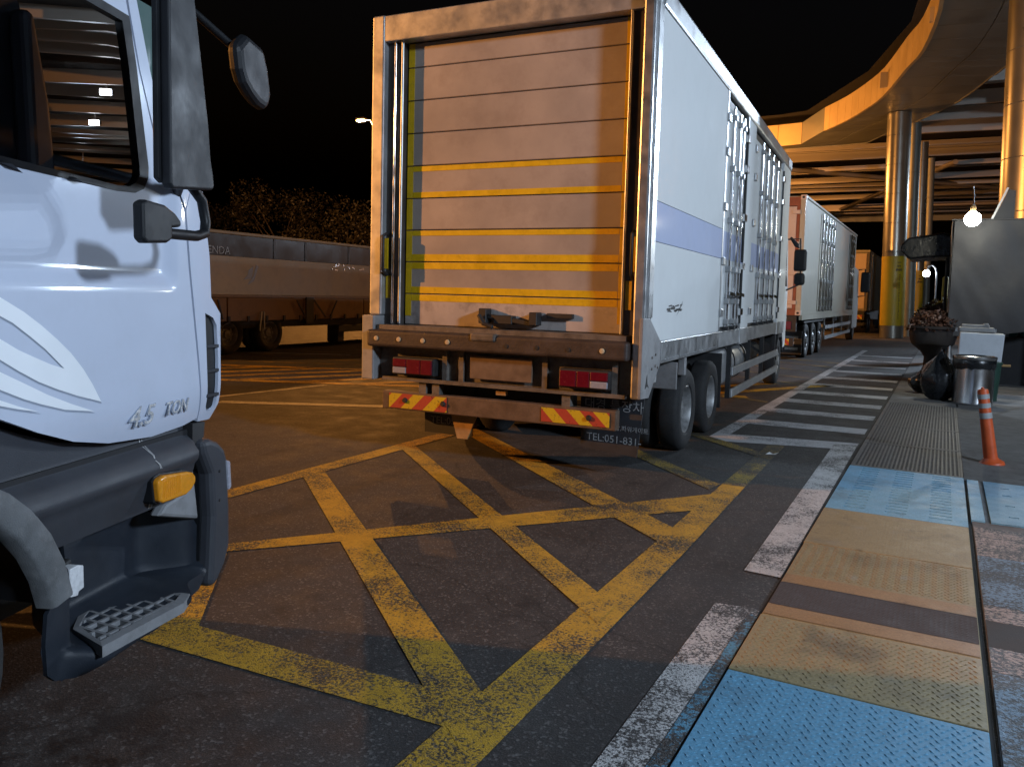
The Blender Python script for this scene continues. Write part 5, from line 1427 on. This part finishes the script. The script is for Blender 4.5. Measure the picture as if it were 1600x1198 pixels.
# ------------------------------------------------------------------ trees at the left
def tree(label, x, y, h, r_, seed, group='trees behind the parking lot'):
    t = thing('tree', label, 'tree', (x, y, 0), 0, group)
    rd = random.Random(seed)
    m = MB()
    m.tube([(0, 0, 0), (0.1, 0.05, h * 0.3), (0.0, 0.1, h * 0.62)], [0.24, 0.18, 0.08], 8)
    tips = []
    for i in range(9):
        a = rd.uniform(0, 6.28); z0 = h * rd.uniform(0.28, 0.5)
        q = (math.cos(a) * r_ * rd.uniform(0.5, 0.85), math.sin(a) * r_ * rd.uniform(0.5, 0.85), h * rd.uniform(0.5, 0.92))
        m.tube([(0.06, 0.05, z0), (q[0] * 0.5, q[1] * 0.5, (z0 + q[2]) / 2 + 0.2), q], [0.09, 0.05, 0.02], 6)
        tips.append(q)
    m.build('trunk', 'bark', t)
    c = MB()
    for i, q in enumerate(tips + [(0, 0, h * 0.85)]):
        leaves(c, q, r_ * 0.5, r_ * 0.5, h * 0.17, 420, 0.13, seed * 31 + i, -1)
    c.build('crown', 'leaf_tree', t, fix=False)
tree('leafy tree rising above the trailer, next to the box truck', -45.5, 54.0, 9.6, 4.2, 1)
tree('dark rounded tree above the middle of the beige trailer', -53.0, 54.0, 10.4, 4.6, 2)
tree('dark tree behind the trailer, nearest to the white cab', -61.0, 53.0, 9.4, 4.5, 4)
tree('tree half hidden behind left edge of the box truck', -38.5, 56.0, 9.2, 4.0, 6)

# ------------------------------------------------------------------ lamps
def aim(o, target):
    dvec = Vector(target) - o.location
    o.rotation_euler = dvec.to_track_quat('-Z', 'Y').to_euler()
def lamp_light(name, parent, loc, power, col, radius, target=None, cone=None):
    ld = bpy.data.lights.new(name, 'SPOT' if cone else 'POINT')
    ld.energy = power; ld.color = col; ld.shadow_soft_size = radius
    if cone:
        ld.spot_size = R(cone); ld.spot_blend = 0.6
    o = bpy.data.objects.new(name, ld)
    COL.objects.link(o); o.parent = parent; o.location = loc
    if target: aim(o, target)
    return o
def street_lamp(label, x, y, h, armx, army, lens, power, col, target, group='sodium street lamps'):
    t = thing('street_lamp', label, 'street lamp', (x, y, 0), 0, group)
    MB().tube([(0, 0, 0), (0, 0, h * 0.5), (0, 0, h - 0.4), (armx * 0.3, army * 0.3, h + 0.05), (armx, army, h + 0.1)], [0.10, 0.08, 0.06, 0.05, 0.04], 10).build('pole', 'pole', t, smooth=60)
    MB().lathe([(0.18, 0), (0.18, 0.04), (0.12, 0.3)], 14).build('pole_base', 'pole', t)
    head = MB().box(armx - 0.34, armx + 0.34, army - 0.16, army + 0.16, h + 0.06, h + 0.22).build('lamp_head', 'pole', t, bevel=0.04)
    MB().box(armx - 0.26, armx + 0.26, army - 0.12, army + 0.12, h + 0.0, h + 0.055).build('lens', lens, head)
    lamp_light('lamp_light', t, (armx, army, h - 0.22), power, col, 0.2)
    return t
street_lamp('tall sodium street lamp beside the road, beyond the white cab truck', -27.0, -7.0, 8.2, 0.8, 0.3, 'sodium_lens', P_SOD_NEAR, ORANGE, (-6, 6, 0))
street_lamp('orange street lamp far behind, its head beside the box truck top', -31.6, 40.0, 12.0, -0.9, -0.2, 'sodium_lens', P_SOD_FAR, ORANGE, (-16, 24, 0))
street_lamp('sodium street lamp beside the lane, hidden behind the box truck', -13.0, 44.0, 8.6, 0.7, 0.2, 'sodium_lens', P_SOD_LANE, ORANGE, (-5, 38, 5))
def canopy_light(label, x, y, z, power, target):
    t = thing('canopy_light', label, 'flood light', (x, y, z), 0, 'flood lights under the canopy')
    h = MB().box(-0.30, 0.30, -0.12, 0.12, -0.06, 0.14).build('housing', 'chassis', t, bevel=0.02)
    MB().box(-0.25, 0.25, -0.17, -0.125, -0.15, 0.12).build('lens', 'led_lens', h)
    MB().tube([(0, 0, 0.14), (0, 0, 0.9)], 0.03, 8).build('bracket', 'pole', t)
    o = lamp_light('lamp_light', t, (0, -0.35, -0.05), power, LEDC, 0.12, None, 46)
    o.rotation_euler = (Vector(target) - Vector((x, y, z))).to_track_quat('-Z', 'Y').to_euler()
canopy_light('white flood light under the canopy, nearest to the stall', 8.3, 39.4, 10.4, P_LED, (-1, 17, 0.5))
canopy_light('white flood light under the canopy, second from the stall', 11.2, 47.2, 10.4, P_LED * 1.2, (-1, 20, 0.5))
canopy_light('white flood light under the canopy, farthest from the stall', 17.2, 64.0, 10.4, P_LED, (-1, 26, 1.0))
# flood light on a pole on the pavement side
t = thing('flood_light', 'white flood light on a pole on the pavement side', 'flood light', (13.2, 0.5, 0.012))
MB().tube([(0, 0, 0), (0, 0, 7.4)], [0.08, 0.06], 10).build('pole', 'pole', t, smooth=60)
hh = MB().box(-0.10, 0.10, -0.25, 0.25, 7.25, 7.55).build('lamp_head', 'pole', t, bevel=0.02)
MB().box(-0.15, -0.105, -0.22, 0.22, 7.28, 7.52).build('lens', 'led_lens', hh)
o = lamp_light('lamp_light', t, (-0.35, 0, 7.4), P_SIDE, LEDC, 0.7, None, 150)
o.rotation_euler = (Vector((-3, 6, 1)) - Vector((12.8, 0.5, 7.4))).to_track_quat('-Z', 'Y').to_euler()
# small lamp post far under the canopy
cl = thing('lamp_post', 'low curved lamp post with white lamp beyond the planters', 'lamp post', (-0.42, 38.0, 0.012))
MB().tube([(0, 0, 0), (0, 0, 2.9), (-0.05, 0, 3.15), (-0.18, 0, 3.28), (-0.33, 0, 3.22), (-0.38, 0, 3.05)], 0.035, 8).build('pole', 'steel', cl, smooth=60)
bm_ = bmesh.new(); bmesh.ops.create_uvsphere(bm_, u_segments=16, v_segments=10, radius=0.14)
me = bpy.data.meshes.new('lens'); bm_.to_mesh(me); bm_.free(); me.materials.append(M['far_lens']); me.shade_smooth()
q = link('lens', me, cl); q.location = (-0.38, 0, 2.92)
